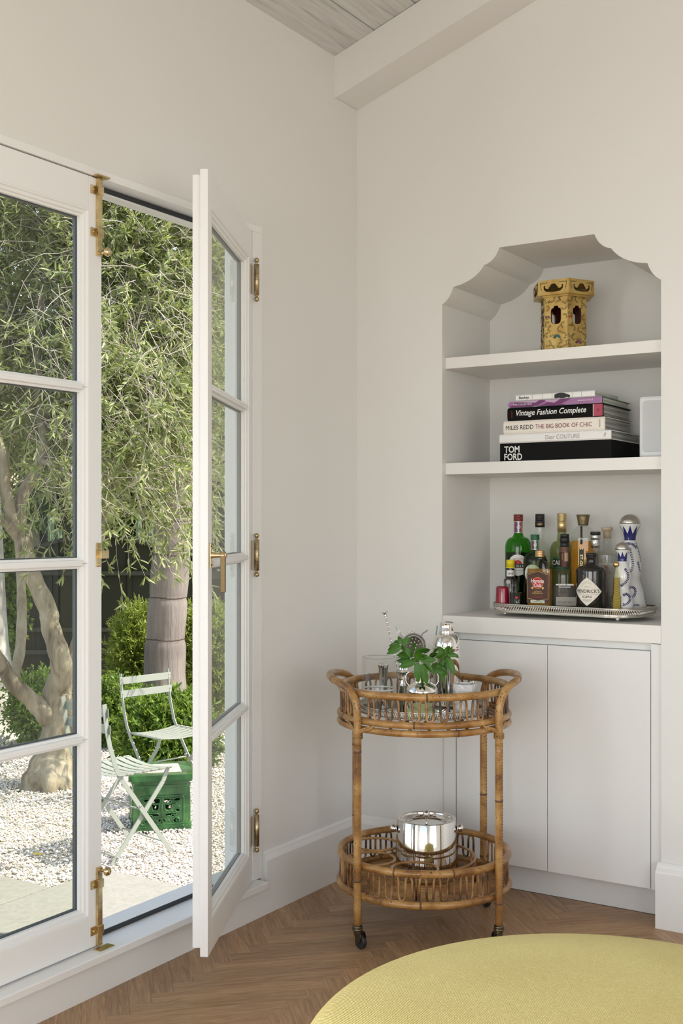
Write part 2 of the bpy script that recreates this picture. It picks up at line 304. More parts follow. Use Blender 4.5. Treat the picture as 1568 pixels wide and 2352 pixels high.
# ------------------------------------------------------------------ the room shell
def zc(x): return 3.012+.3305*x
def struct(mb, name, m, parent=None, bevel=0): return mb.build(name, m, parent, bevel=bevel, kind='structure' if parent is None else None)
XR, YF, WT = 4.6, -6.2, .092
OY0, OY1, OZ0, OZ1 = -2.090, -.607, .099, 2.287
mb = MB()
mb.box(-WT, 0, YF, -5.70, -.7, 3.02).box(-WT, 0, -2.50, OY0, -.7, 3.02).box(-WT, 0, -5.70, -2.50, 2.287, 3.02).box(-WT, 0, -5.70, -2.50, -.7, OZ0).box(-WT, 0, OY1, .52, -.7, 3.02).box(-WT, 0, OY0, OY1, OZ1, 3.02).box(-WT, 0, OY0, OY1, -.7, OZ0)
struct(mb, 'wall_left', plaster)
# back wall with scalloped niche
def q2(a, b, c, n=10): return [((1-t)**2*a[0]+2*t*(1-t)*b[0]+t*t*c[0], (1-t)**2*a[1]+2*t*(1-t)*b[1]+t*t*c[1]) for t in [i/n for i in range(n)]]
NX0, NX1, ND = .361, 1.158, .40; NC = (NX0+NX1)/2
half = q2((NX0, 2.09), (.392, 2.106), (.406, 2.149))+q2((.406, 2.149), (.492, 2.160), (.528, 2.213))+q2((.528, 2.213), (.570, 2.222), (.586, 2.2675))+[(.586, 2.2675)]
arch = half+[(2*NC-x, z) for x, z in half[::-1]]
mb = MB()
fA = lambda y: (lambda x, z: (x, y, z))
out = arch+[(NX1, zc(NX1)), (NX0, zc(NX0))]
mb.prism([(.0, -.7), (NX0, -.7), (NX0, zc(NX0)), (0, zc(0))], fA(0), fA(ND))
mb.prism([(NX1, -.7), (XR, -.7), (XR, zc(XR)), (NX1, zc(NX1))], fA(0), fA(ND))
vs = []; n = len(arch)
for x, z in arch: vs += [(x, 0, z), (x, 0, zc(x)), (x, ND, z)]
fs = []
for i in range(n-1): a, b = 3*i, 3*(i+1); fs += [(a, b, b+1, a+1), (a, a+2, b+2, b)]
mb.add(vs, fs)
mb.box(0, XR, ND, ND+.1, -.7, 3.0); mb.prism([(0, 2.99), (XR, 2.99), (XR, zc(XR)), (0, zc(0))], fA(ND), fA(ND+.1))
o = mb.build('wall_back', plaster, recalc=False, kind='structure')
import bmesh
# right and front walls, each with a tall window opening
def wall_open(name, horizontal, c0, c1, lo, hi, o0, o1, z0, z1, H):
    mb = MB()
    def bx(a0, a1, b0, b1):
        if horizontal: mb.box(a0, a1, c0, c1, b0, b1)
        else: mb.box(c0, c1, a0, a1, b0, b1)
    bx(lo, o0, -.7, H); bx(o1, hi, -.7, H); bx(o0, o1, z1, H); bx(o0, o1, -.7, z0); return struct(mb, name, plaster)
wall_open('wall_right', False, XR, XR+.13, YF, ND+.1, -4.95, -2.25, .6, 2.8, zc(XR))
w = wall_open('wall_front', True, YF-.13, YF, -WT, XR+.13, .85, 3.95, .55, 2.95, 3.0)
MB().prism([(0, 3.0), (XR, 3.0), (XR, zc(XR)), (0, zc(0))], fA(YF-.13), fA(YF)).build('wall_front_gable', plaster, kind='structure').name = 'trim_4'
# window frames in them
for nm, hz, c, o0, o1, z0, z1 in (('window_3', False, -.046, -5.70, -2.50, .099, 2.287), ('window_1', True, YF-.06, .85, 3.95, .55, 2.95), ('window_2', False, XR+.07, -4.95, -2.25, .6, 2.8)):
    r = thing(nm, None, None, kind='structure'); mb = MB()
    def bx(a0, a1, b0, b1, t=.025):
        if hz: mb.box(a0, a1, c-t, c+t, b0, b1)
        else: mb.box(c-t, c+t, a0, a1, b0, b1)
    bx(o0, o1, z0, z0+.05); bx(o0, o1, z1-.05, z1); bx(o0, o0+.05, z0+.05, z1-.05); bx(o1-.05, o1, z0+.05, z1-.05)
    for k in range(1, 4): x = o0+(o1-o0)*k/4; bx(x-.02, x+.02, z0+.05, z1-.05, .02)
    mb.build('window_frame', doorp, r)
    mb = MB(); bx(o0+.05, o1-.05, z0+.05, z1-.05, .003); mb.build('pane', clear, r)
# ceiling boards (run along the left wall, climb to the right)
cr = thing('ceiling', None, None, kind='structure'); mb = MB()
sl_ = .3305
mb.prism([(-.6, zc(-.6)+.03), (XR+.3, zc(XR+.3)+.03), (XR+.3, zc(XR+.3)+.16), (-.6, zc(-.6)+.16)], fA(YF-.3), fA(.7)); mb.build('roof_deck', ceil, cr)
bw = .168; x = 0.0; k = 0
while x < XR:
    x1 = min(x+bw-.0035, XR); mb = MB(); dz = .004*((k*37) % 5)/5
    mb.prism([(x+.001, zc(x)+.001+dz), (x1, zc(x1)+.001+dz), (x1, zc(x1)+.026), (x+.001, zc(x)+.026)], fA(YF), fA(ND)); mb.build('ceiling_board', ceil, cr); x += bw; k += 1
# rafter along the back wall
mb = MB(); mb.prism([(.0, zc(0)-.153), (XR, zc(XR)-.153), (XR, zc(XR)), (0, zc(0))], fA(-.154), fA(-.0005)); o = struct(mb, 'trim_1', plaster, bevel=.006)
# herringbone floor
LB, WB, A0, B0 = .481, .0623, -.698, .895; r2 = 2**.5
def clip(poly, ax, lim, keep_less):
    out = []
    for i in range(len(poly)):
        p, q = poly[i-1], poly[i]; ip = (p[ax] <= lim) == keep_less; iq = (q[ax] <= lim) == keep_less
        if ip != iq: t = (lim-p[ax])/(q[ax]-p[ax]); out.append((p[0]+t*(q[0]-p[0]), p[1]+t*(q[1]-p[1])))
        if iq: out.append(q)
    return out
fl = thing('floor', None, None, kind='structure')
MB().box(0, XR, YF, ND, -.06, -.021).build('subfloor', oakA, fl)
rest = [MB(), MB()]; shown = 0; g = .00022
for s in range(-9, 10):
    for k in range(-130, 131):
        for typ in (0, 1):
            if typ == 0: a, b, la, lb = A0+s*LB-k*WB, B0+s*LB+k*WB, LB, WB
            else: a, b, la, lb = A0+s*LB+LB-k*WB, B0+s*LB+k*WB, WB, LB
            P = [(a+g, b+g), (a+la-g, b+g), (a+la-g, b+lb-g), (a+g, b+lb-g)]; P = [((p+q)/r2, (p-q)/r2) for p, q in P]
            cx = sum(p[0] for p in P)/4; cy = sum(p[1] for p in P)/4
            if cx < -.4 or cx > XR+.4 or cy < YF-.4 or cy > .5: continue
            for ax, lim, kl in ((0, .0, False), (0, XR, True), (1, YF, False)):
                P = clip(P, ax, lim, kl)
                if len(P) < 3: break
            if len(P) < 3: continue
            P = clip(P, 1, .0 if not (NX0 < cx < NX1) else .09, True)
            if len(P) < 3: continue
            dz = random.uniform(-.00025, 0)
            D = (cx-CAMX)*-.5389+(cy-CAMY)*.8425; X = (cx-CAMX)*.8425+(cy-CAMY)*.5389
            vis = D > 2.9 and abs(X/D) < .30
            m_ = MB() if vis and shown < 300 else rest[typ]
            m_.prism(P, lambda x, y: (x, y, dz), lambda x, y: (x, y, -.02))
            if vis and shown < 300: m_.build('floor_board', oakA if typ == 0 else oakB, fl); shown += 1
for m_, mm in zip(rest, (oakA, oakB)):
    if m_.f: m_.build('floor_boards', mm, fl, kind='stuff')
# baseboards
def base_prof(t, h): return [(0, 0), (t, 0), (t, h-.028), (t-.003, h-.022), (t*.62, h-.014), (t*.5, h-.006), (t*.25, h), (0, h)]
mb = MB(); mb.prism(base_prof(.02, .206), lambda u, z: (u+.0003, -.6, z), lambda u, z: (u+.0003, -.0003, z)); mb.box(.0003, .0203, YF, -.6, 0, .0985); mb.prism(base_prof(.02, .206), lambda u, z: (u+.0003, YF, z), lambda u, z: (u+.0003, -2.3, z)); struct(mb, 'baseboard_left', doorp)
mb = MB(); mb.prism(base_prof(.02, .206), lambda u, z: (.021, -u-.0003, z), lambda u, z: (NX0-.004, -u-.0003, z)); mb.prism(base_prof(.036, .206), lambda u, z: (1.150, -u-.0003, z), lambda u, z: (XR, -u-.0003, z)); struct(mb, 'baseboard_back', doorp)
mb = MB(); mb.prism(base_prof(.02, .206), lambda u, z: (XR-.0003-u, YF, z), lambda u, z: (XR-u-.0003, -.04, z)); struct(mb, 'baseboard_right', doorp)

# ------------------------------------------------------------------ french doors
# frame: head, jambs with stops, dark seal
mb = MB()
mb.box(-WT-.005, .006, OY0, OY1, 2.264, OZ1-.0003).box(-WT-.005, -.052, OY0+.05, OY1-.05, 2.244, 2.264)
for (a, b, sa, sb) in ((OY1-.053, OY1-.0003, OY1-.072, OY1-.053), (OY0+.0003, OY0+.053, OY0+.053, OY0+.072)):
    mb.box(-WT-.005, .006, a, b, .1225, 2.264); mb.box(-WT-.005, -.052, sa, sb, .14, 2.264)
fr = struct(mb, 'trim_2', doorp, bevel=.002)
mb = MB(); mb.box(-.052, -.049, OY0+.073, OY1-.073, 2.248, 2.262).box(-.052, -.049, OY1-.068, OY1-.056, .142, 2.246).box(-.052, -.049, OY0+.073, OY1-.073, .1235, .137); mb.build('weather_seal', seal, fr)
mb = MB(); mb.box(-.052, .052, -2.32, -.633, .099, .122).box(-WT-.03, -.052, OY0, OY1, .0995, .139); struct(mb, 'trim_3', doorp, bevel=.003)
LW, LZ0, LZ1 = .684, .127, 2.261
def make_leaf(root, mats_pane):
    ST = .050; BD = .022
    gy0, gy1 = -(LW-ST-BD), -(ST+BD); zs = [.2366+.0, .2366+4*.485]
    # stiles / rails: interior half full size, exterior half slightly smaller (rebated)
    def slab(y0, y1, z0, z1, name, lab=None):
        m = MB(); m.box(-.022, 0, y0, y1, z0, z1)
        e0 = y0+(.010 if y0 < -LW+.01 else 0); m.box(-.045, -.0221, e0, y1, max(z0, LZ0+.020), min(z1, LZ1-.012)); return m.build(name, doorp, root, bevel=.0015)
    slab(-LW, -LW+ST, LZ0, LZ1, 'stile'); slab(-ST, -.001, LZ0, LZ1, 'stile')
    zr0 = .2366-BD; zr1 = .2366+4*.485+BD-.030
    slab(-LW+ST+.0003, -ST-.0003, LZ0, zr0, 'bottom_rail'); slab(-LW+ST+.0003, -ST-.0003, zr1, LZ1, 'top_rail')
    for k in range(4):
        z0 = .2366+k*.485; z1 = z0+.485-.030
        # glazing bead: moulded ring round the pane, stepping down towards the glass
        m = MB(); Y0, Y1, Z0, Z1 = gy0, gy1, z0, z1
        steps = [(BD, .0), (BD-.004, -.001), (BD-.006, -.005), (.008, -.007), (.006, -.012), (.0, -.014), (0, -.024)]
        vs = []
        for d, x in steps: vs += [(x, Y0-d, Z0-min(d, .0148 if k else BD)), (x, Y1+d, Z0-min(d, .0148 if k else BD)), (x, Y1+d, Z1+min(d, .0148 if k < 3 else BD)), (x, Y0-d, Z1+min(d, .0148 if k < 3 else BD))]
        fs = []
        for i in range(len(steps)-1):
            for j in range(4): j2 = (j+1) % 4; fs.append((4*i+j, 4*i+j2, 4*i+4+j2, 4*i+4+j))
        m.add(vs, fs); m.build('glazing_bead', doorp, root, recalc=False)
        m = MB(); m.box(-.045, -.026, Y0-.02, Y0-.004, Z0-.012, Z1+.012).box(-.045, -.026, Y1+.004, Y1+.02, Z0-.012, Z1+.012).box(-.045, -.026, Y0-.004, Y1+.004, Z0-.012, Z0-.004).box(-.045, -.026, Y0-.004, Y1+.004, Z1+.004, Z1+.012); m.build('outer_bead', doorp, root)
        m = MB(); m.box(-.0255, -.0245, Y0-.004, Y1+.004, Z0-.004, Z1+.004); pn = m.build('pane', mats_pane, root)
        m = MB(); q = .009; x0, x1 = -.036, -.0265
        m.box(x0, x1, Y0-.004, Y0+q-.004, Z0-.004, Z1+.004).box(x0, x1, Y1-q+.004, Y1+.004, Z0-.004, Z1+.004).box(x0, x1, Y0+q-.004, Y1-q+.004, Z0-.004, Z0+q-.006).box(x0, x1, Y0+q-.004, Y1-q+.004, Z1-q+.006, Z1+.004); m.build('spacer', spacerm, pn)
        if k < 3:
            m = MB(); zz = z1+.015; m.box(-.045, -.0005, Y0-.001, Y1+.001, zz-.0085, zz+.0085); m.build('muntin', doorp, root, bevel=.003)
# closed leaf (left)
d1 = thing('door_1', None, None, (0, -1.351, 0), 0, kind='structure')
make_leaf(d1, pane_m)
# open leaf, hinged on the right jamb, swung 27 degrees into the room
TH = math.radians(27)
d2 = thing('door_2', None, None, (.006, -.664, 0), TH, kind='structure')
make_leaf(d2, pane_m)
# hinges
for z in (.292, 1.197, 2.102):
    m = MB(); m.lathe([(.001, z-.052), (.0085, z-.051), (.0085, z+.051), (.001, z+.052)], 16, c=(.016, -.002))
    for s in (-1, 1):
        m.lathe([(.004, z+s*.052), (.004, z+s*.056), (.0062, z+s*.058)], 12, c=(.016, -.002)); m.ball((.016, -.002, z+s*.064), .0085, 14, 8)
    for q in (-.02, .0, .02): m.lathe([(.0089, z+q-.0004), (.0089, z+q+.0004)], 16, c=(.016, -.002), mi=1)
    m.box(.0005, .0022, -.028, -.004, z-.048, z+.048)
    m.build('hinge', [nickel, seal], d2)
# espagnolette handle on the open leaf
hy = -LW+.026
m = MB(); m.box(.0005, .004, hy-.011, hy+.011, 1.180, 1.247); m.lathe([(.009, 0), (.008, .012), (.0065, .022), (.0065, .036)], 16)
b0 = len(m.v)-4*16
for i in range(b0, len(m.v)): x, y, z = m.v[i]; m.v[i] = (z+.004, hy+x, 1.214+y)
m.tube([(.036, hy-.004, 1.214), (.036, hy+.014, 1.214)], .010, 16)
m.bar((.036, hy+.002, 1.224), (.036, hy+.002, 1.113), .016, .013, (1, 0, 0), mi=1); m.ball((.006, hy, 1.240), .003, 8, 6).ball((.006, hy, 1.187), .003, 8, 6)
m.build('door_handle', [brass, mat('brass_dark_reflection', (.10, .07, .035), .3, .9)], d2, bevel=.001)  # grip in darker brass, the dark room's reflection put into its colour
# bolts and keeper on the closed leaf (local to door_1: free edge at y=0 -> build at -y)
def bolt(z0, z1, knob_z, straps, foot, name):
    yb = -.0155+0.0
    m = MB(); m.box(.0005, .009, yb-.009, yb+.009, z0, z1)
    for zz in straps:
        m.box(.0003, .0125, yb-.0115, yb+.0115, zz-.012, zz+.012); m.box(.0003, .0035, yb-.030, yb-.0115, zz-.012, zz+.012); m.ball((.0036, yb-.021, zz), .0038, 10, 6)
    m.box(.0003, .011, yb-.006, yb+.006, knob_z-.006, knob_z+.006)
    m.tube([(.009, yb, knob_z), (.028, yb, knob_z)], .0045, 10); m.ball((.036, yb, knob_z), .0125, 18, 12, sx=.82)
    m.lathe([(.001, 0), (.0085, .0), (.0085, .003), (.001, .003)], 16); 
    for i in range(len(m.v)-4*16, len(m.v)): x, y, z = m.v[i]; m.v[i] = (z+.009, yb+x, knob_z+y)
    m.build(name, brass, d1, bevel=.0008)
# door_1 leaf was built extending towards -y from its origin: free edge = local y 0
bolt(2.045, 2.262, 2.052, (2.226, 2.108), 0, 'brass_bolt'); bolt(.1275, .345, .338, (.300, .172), 0, 'brass_bolt')
MB().box(-.018, .022, -.037, .010, 2.2625, 2.2665).build('bolt_plate', brass, d1); 
MB().box(.006, .034, -.040, .016, .1223, .1240).build('bolt_plate', brass, d1)
m = MB(); m.box(.0003, .003, -.024, -.006, 1.180, 1.247); m.box(.003, .016, -.018, .012, 1.203, 1.226); m.ball((.003, -.015, 1.240), .0035, 8, 6).ball((.003, -.015, 1.187), .0035, 8, 6); m.build('strike_plate', brass, d1, bevel=.001)

# ------------------------------------------------------------------ niche joinery
cb = thing('built_in_cabinet', 'white flush-panel built-in cabinet below the arched niche', 'cabinet', (NC, 0, 0)); hw = (NX1-NX0)/2-.0008
m = MB(); m.box(-hw, -hw+.048, .012, ND-.001, .106, .908).box(hw-.036, hw, .012, ND-.001, .106, .908).box(-hw+.0485, hw-.0365, .036, .05, .884, .9085).box(-hw+.049, hw-.037, .04, ND-.001, .106, .12).box(-hw+.049, hw-.037, ND-.02, ND-.001, .12, .9); m.build('carcass', cabp, cb)
xa, xb, xm = -hw+.0515, hw-.0385, .7605-NC
MB().box(xa, xm-.0012, .0115, .0315, .108, .8835).build('cabinet_door', cabp, cb, bevel=.001); MB().box(xm+.0012, xb, .0115, .0315, .108, .8835).build('cabinet_door', cabp, cb, bevel=.001)
MB().box(-hw, hw, .093, .111, .0006, .1055).build('toe_kick', cabp, cb)
o = MB().box(NX0+.0008, NX1-.0008, .001, ND-.001, .9105, .970).build('countertop', shelfp, bevel=.002); tag(o, 'white painted counter slab in the niche above the cabinet doors', 'countertop')
for z0, z1, lab in ((1.478, 1.5195, 'white niche shelf carrying the stack of books'), (1.860, 1.9005, 'upper white niche shelf carrying the gilt stand')):
    o = MB().box(NX0+.0008, NX1-.0008, .022, ND-.001, z0, z1).build('shelf', shelfp, bevel=.0015); tag(o, lab, 'shelf', 'niche shelves')

# ------------------------------------------------------------------ lettering and label helpers (local -y faces the viewer)
def wrapf(R, y=0):
    if R: return lambda x, z, d=0: (math.sin(x/R)*(R+d), -math.cos(x/R)*(R+d), z)
    return lambda x, z, d=0: (x, y-d, z)
def text(s, w, h, cx, cz, m, parent, wf, d=.0009, name='lettering', rot=0, weight=0, shear=0):
    cu = bpy.data.curves.new('t', 'FONT'); cu.body = s; cu.align_x = 'CENTER'; cu.align_y = 'CENTER'; cu.offset = weight; cu.shear = shear; cu.resolution_u = 3; cu.fill_mode = 'FRONT'; cu.space_line = .8
    o = bpy.data.objects.new('t', cu); COL.objects.link(o); me = bpy.data.meshes.new_from_object(o); bpy.data.objects.remove(o); bpy.data.curves.remove(cu)
    co = np.array([v.co[:] for v in me.vertices]);
    if len(co) == 0: return
    mn, mx_ = co.min(0), co.max(0); W_, H_ = mx_[0]-mn[0], mx_[1]-mn[1]; sx = w/W_ if w else h/H_; sz = h/H_ if h else sx
    c, s_ = math.cos(rot), math.sin(rot)
    for v in me.vertices:
        x = (v.co.x-(mn[0]+mx_[0])/2)*sx; z = (v.co.y-(mn[1]+mx_[1])/2)*sz
        v.co = wf(cx+x*c-z*s_, cz+x*s_+z*c, d)
    me.materials.clear(); me.materials.append(m)
    o = bpy.data.objects.new(name, me); COL.objects.link(o); o.parent = parent; return o
def label(xs, top, bot, m, parent, wf, d=.0005, name='label', nz=1):
    mb = MB(); vs = []
    for x in xs:
        for k in range(nz+1): vs.append(wf(x, bot(x)+(top(x)-bot(x))*k/nz, d))
    q = nz+1
    mb.add(vs, [(i*q+k, (i+1)*q+k, (i+1)*q+k+1, i*q+k+1) for i in range(len(xs)-1) for k in range(nz)], smooth=True)
    return mb.build(name, m, parent, recalc=False)
def lin(a, b, n): return [a+(b-a)*i/n for i in range(n+1)]
def rect(cx, cz, w, h, m, parent, wf, d=.0005, name='label'): return label(lin(cx-w/2, cx+w/2, 10), lambda x: cz+h/2, lambda x: cz-h/2, m, parent, wf, d, name)
def disc(cx, cz, r, m, parent, wf, d=.0005, name='label', rz=None):
    rz = rz or r; f = lambda x: rz*math.sqrt(max(0, 1-((x-cx)/r)**2)); xs = [cx-r*math.cos(PI*i/20) for i in range(21)]
    return label(xs, lambda x: cz+f(x), lambda x: cz-f(x), m, parent, wf, d, name)
from mathutils.geometry import tessellate_polygon
def holed(mb, outer, holes, fa, fb, mi=0, mih=0):
    loops = [outer]+holes; tri = tessellate_polygon([[Vector((p[0], p[1], 0)) for p in l] for l in loops]); flat = [p for l in loops for p in l]; n = len(flat)
    mb.add([fa(*p) for p in flat]+[fb(*p) for p in flat], [tuple(t) for t in tri]+[tuple(n+i for i in t)[::-1] for t in tri], mi)
    for j, l in enumerate(loops):
        k = len(l); mb.add([fa(*p) for p in l]+[fb(*p) for p in l], [(i, (i+1) % k, k+(i+1) % k, k+i) for i in range(k)], mi if j == 0 else mih)

# ------------------------------------------------------------------ books on the middle shelf
ZS = 1.5197; YB = .05
def book(name, lab, x0, x1, z0, z1, depth, cover, pages, spine_m=None, cv=.0028, hard=True, inset=.005):
    t = thing(name, lab, 'book', ((x0+x1)/2, YB, z0), 0, 'stacked coffee-table books'); w = (x1-x0)/2; h = z1-z0-.0003
    if hard:
        m = MB(); m.box(-w, w, 0, depth, 0, cv).box(-w, w, 0, depth, h-cv, h)
        m.prism([(0, 0), (-.004, h*.15), (-.005, h*.5), (-.004, h*.85), (0, h), (.003, h), (.003, 0)], lambda y, z: (-w, y, z), lambda y, z: (w, y, z))
        m.build('cover', cover, t); MB().box(-w+.004, w-inset, .0032, depth-.006, cv, h-cv).build('pages', pages, t)
    return t, w, h
t, w, h = book('book', 'thick black slipcased book with bold white capitals, lowest of the stack', .5652, .974, ZS, 1.5838, .29, bookblack, pagem, hard=False)
MB().box(-w, w, 0, .29, 0, h).build('slipcase', bookblack, t, bevel=.001)
wf = wrapf(None, 0); text('TOM', .058, .0235, -w+.0465, h*.60+.004, white, t, wf, weight=.02); text('FORD', .068, .0235, -w+.0515, h*.60-.0222, white, t, wf, weight=.02)
t, w, h = book('book', 'white book with grey serif title, just above the thick black slipcase', .5658, .974, 1.5840, 1.6160, .30, bookwhite, greypage); wf = wrapf(None, -.005)
text('Dior COUTURE', .125, .015, .032, h/2, greyp, t, wf); text('R', .009, .013, .183, h/2, greyp, t, wf, shear=.5)
t, w, h = book('book', 'cream book titled in black and dark red capitals, third from the bottom of the stack', .581, .952, 1.6162, 1.6620, .27, bookcream, greypage); wf = wrapf(None, -.005)
text('MILES REDD', .104, .0150, -w+.062, h/2-.001, black, t, wf); text('THE BIG BOOK OF CHIC', .205, .0150, -w+.224, h/2-.001, mat('wine_print', (.22, .03, .03), .5), t, wf); text('ASSOULINE', .026, .0045, w-.017, h/2, black, t, wf, rot=PI/2)
t, w, h = book('book', 'black book with white brush-script title and crimson spine end', .596, .946, 1.6622, 1.7070, .28, bookblack, greypage); wf = wrapf(None, -.005)
text('Vintage Fashion Complete', .258, .026, -.012, h/2+.001, white, t, wf, shear=.25, weight=.012); rect(w-.0165, h/2, .032, h-.004, bookcrim, t, wf, .0002); rect(w-.034, h/2, .002, h-.004, white, t, wf, .0003); text('V&A', .012, .010, w-.0165, h/2, black, t, wf, rot=PI/2); text('FASHION', .024, .0035, -w+.018, h/2, red, t, wf, rot=PI/2)
t, w, h = book('book', 'mauve and blue patterned book with green boards, second from the top', .599, .944, 1.7072, 1.7300, .28, bookgreen, pagem, cv=.002)
wf = wrapf(None, -.005); rect(0, h/2, 2*w-.001, h-.001, plum, t, wf, .0003, 'spine_print'); text('FINE COLLECTING', .07, .006, -w+.055, h/2, white, t, wf); text('GALLE LE VILLE', .055, .005, w-.06, h/2+.002, white, t, wf)
t, w, h = book('book', 'slim white-brick patterned paperback lying on top of the stack', .628, .917, 1.7302, 1.7525, .235, bookwhite, pagem, cv=.0012, inset=.0005)
wf = wrapf(None, -.005); text('Banksy', .038, .0115, -w+.032, h/2-.001, black, t, wf, weight=.015)
for xx in (-.082, -.045, -.008, .065, .098): rect(xx, h/2+.001, .0012, h-.004, greyp, t, wf, .0002, 'spine_print')
label([.0, .008, .018, .024, .034, .046, .052, .057], lambda x: h*.5+h*.42*math.sin((x+.01)*48), lambda x: h*.16+.002*math.sin(x*700), black, t, wf, .0003, 'spine_print')
# speaker
sp = thing('speaker', 'white boxy speaker with grey perforated grille at the right end of the middle shelf', 'speaker', (1.1035, .095, ZS))
MB().box(-.051, .051, 0, .10, .0002, .208).build('body', speakm, sp, bevel=.010)
def rrect(x0, x1, z0, z1, r, n=6):
    P = []
    for cx, cz, a in ((x1-r, z1-r, 0), (x0+r, z1-r, 90), (x0+r, z0+r, 180), (x1-r, z0+r, 270)):
        for k in range(n+1): q = math.radians(a+90*k/n); P.append((cx+r*math.cos(q), cz+r*math.sin(q)))
    return P
MB().prism(rrect(-.038, .044, .020, .192, .012), lambda x, z: (x, -.0015, z), lambda x, z: (x, .004, z)).build('grille', grille, sp)

# ------------------------------------------------------------------ gilt hexagonal stand
p, tt = at_y(1293.6, .185); gs = thing('lacquer_stand', 'gilt hexagonal lacquer stand with floral vines and pierced windows on the upper shelf', 'stand', (p.x, p.y, 1.9012), math.atan2(CAMX-p.x, p.y-CAMY)+math.radians(9.2)); gs.scale = (1, 1, .95)
def hexfaces(mb, r, z0, z1, hole, th, mi=0, mih=1):
    for k in range(6):
        a0 = math.radians(-90+60*k); a1 = a0+PI/3; A = Vector((r*math.cos(a0), r*math.sin(a0))); B = Vector((r*math.cos(a1), r*math.sin(a1)))
        n_ = ((A+B)/2).normalized(); e = (B-A).normalized(); Mc = (A+B)/2; hw_ = (B-A).length/2
        f1 = lambda u, z: (Mc.x+e.x*u, Mc.y+e.y*u, z)
        s_ = (hw_-th*.577)/hw_
        f2 = lambda u, z: (Mc.x-n_.x*th+e.x*u*s_, Mc.y-n_.y*th+e.y*u*s_, z)
        holed(mb, [(-hw_, z0), (hw_, z0), (hw_, z1), (-hw_, z1)], [hole], f1, f2, mi, mih)
def mirror(pts): return pts+[(-x, z) for x, z in pts[::-1] if abs(x) > 1e-6]
win = mirror([(0, .172), (.006, .172), (.0085, .168), (.009, .164), (.014, .163), (.018, .158), (.019, .150), (.019, .122), (.017, .112), (.012, .106), (.004, .104), (0, .104)])
m = MB(); hexfaces(m, .085, .0, .212, win, .006)
m.build('body', [gilt, oxblood], gs)
m = MB(); hexfaces(m, .078, .001, .211, win, .001, 0, 0)
m.build('lining', oxblood, gs)
cw = mirror([(0, .249), (.006, .2485), (.010, .245), (.012, .240), (.016, .238), (.016, .234), (.020, .231), (.027, .232), (.031, .237), (.030, .243), (.034, .245), (.036, .238), (.034, .228), (.026, .221), (.012, .2195), (0, .2185)])
m = MB(); hexfaces(m, .113, .212, .262, cw, .005)
def hexp(r): return [(r*math.cos(math.radians(-90+60*k)), r*math.sin(math.radians(-90+60*k))) for k in range(6)]
m.prism(hexp(.114), lambda x, y: (x, y, .2095), lambda x, y: (x, y, .2135)); m.prism(hexp(.094), lambda x, y: (x, y, .205), lambda x, y: (x, y, .2095)); m.prism(hexp(.112), lambda x, y: (x, y, .2615), lambda x, y: (x, y, .264)); m.prism(hexp(.105), lambda x, y: (x, y, .2135), lambda x, y: (x, y, .2145), mi=1)
m.build('cap', [gilt, oxblood], gs)
m = MB(); rr = random.Random(3)
def hface(k, r):
    a0 = math.radians(-90+60*k); a1 = a0+PI/3; A = Vector((r*math.cos(a0), r*math.sin(a0))); B = Vector((r*math.cos(a1), r*math.sin(a1))); n_ = ((A+B)/2).normalized(); e = (B-A).normalized(); C_ = (A+B)/2+n_*.0004
    return lambda u, z: (C_.x+e.x*u, C_.y+e.y*u, z)
for k in range(6):
    f = hface(k, .085)
    for (cx, cz) in [(-.030, .195), (-.015, .198), (.004, .196), (.020, .198), (.033, .190), (-.032, .165), (.031, .165), (-.033, .135), (.033, .130), (-.031, .105), (.030, .100), (-.020, .088), (.015, .085), (-.030, .066), (.028, .060), (-.012, .055), (.010, .040), (-.028, .035), (.030, .032), (-.015, .018), (.008, .012), (.028, .010), (-.033, .008)]:
        cx += rr.uniform(-.002, .002); ph = rr.uniform(0, 6.28); R0 = rr.uniform(.006, .010); sg = rr.choice((-1, 1)); pts = []
        for i in range(9): q = ph+sg*i*.42; pts.append(f(max(-.0405, min(.0405, cx+R0*math.cos(q))), cz+R0*math.sin(q)))
        m.tube(pts, .0009, 4)
        for i in (1, 3, 5, 7):
            q = ph+sg*i*.42
            for dq in (-.5, .5):
                x_ = cx+R0*math.cos(q)+.0042*math.cos(q+dq); 
                if abs(x_) < .041: m.ball(f(x_, cz+R0*math.sin(q)+.0042*math.sin(q+dq)), .0014, 6, 4)
    f = hface(k, .113)
    for sx in (-1, 1):
        for i in range(9): m.ball(f(sx*(.024+.003*i), .255-.0012*((i*5) % 4)), .0016, 6, 4); m.ball(f(sx*(.049-.0006*i), .252-.003*i), .0013, 6, 4)
m.build('painted_vines', vine, gs)
def lotus(k, u, z, s, mm):
    f = hface(k, .0851); m = MB()
    for i in range(7):
        a = math.radians(90+(i-3)*27); P = [(u+math.cos(a)*s*q+math.cos(a+PI/2)*w_*s, z+math.sin(a)*s*q*.9+math.sin(a+PI/2)*w_*s) for q, w_ in ((.15, 0), (.6, .17), (1, 0), (.6, -.17))]
        m.add([f(*p_) for p_ in P], [(0, 1, 2, 3)])
    m.build('painted_flower', mm, gs, recalc=False)
lotus(5, .004, .053, .017, teal); lotus(0, .006, .033, .017, mauve); lotus(5, -.030, .130, .010, mauve); lotus(0, -.030, .125, .011, coral)

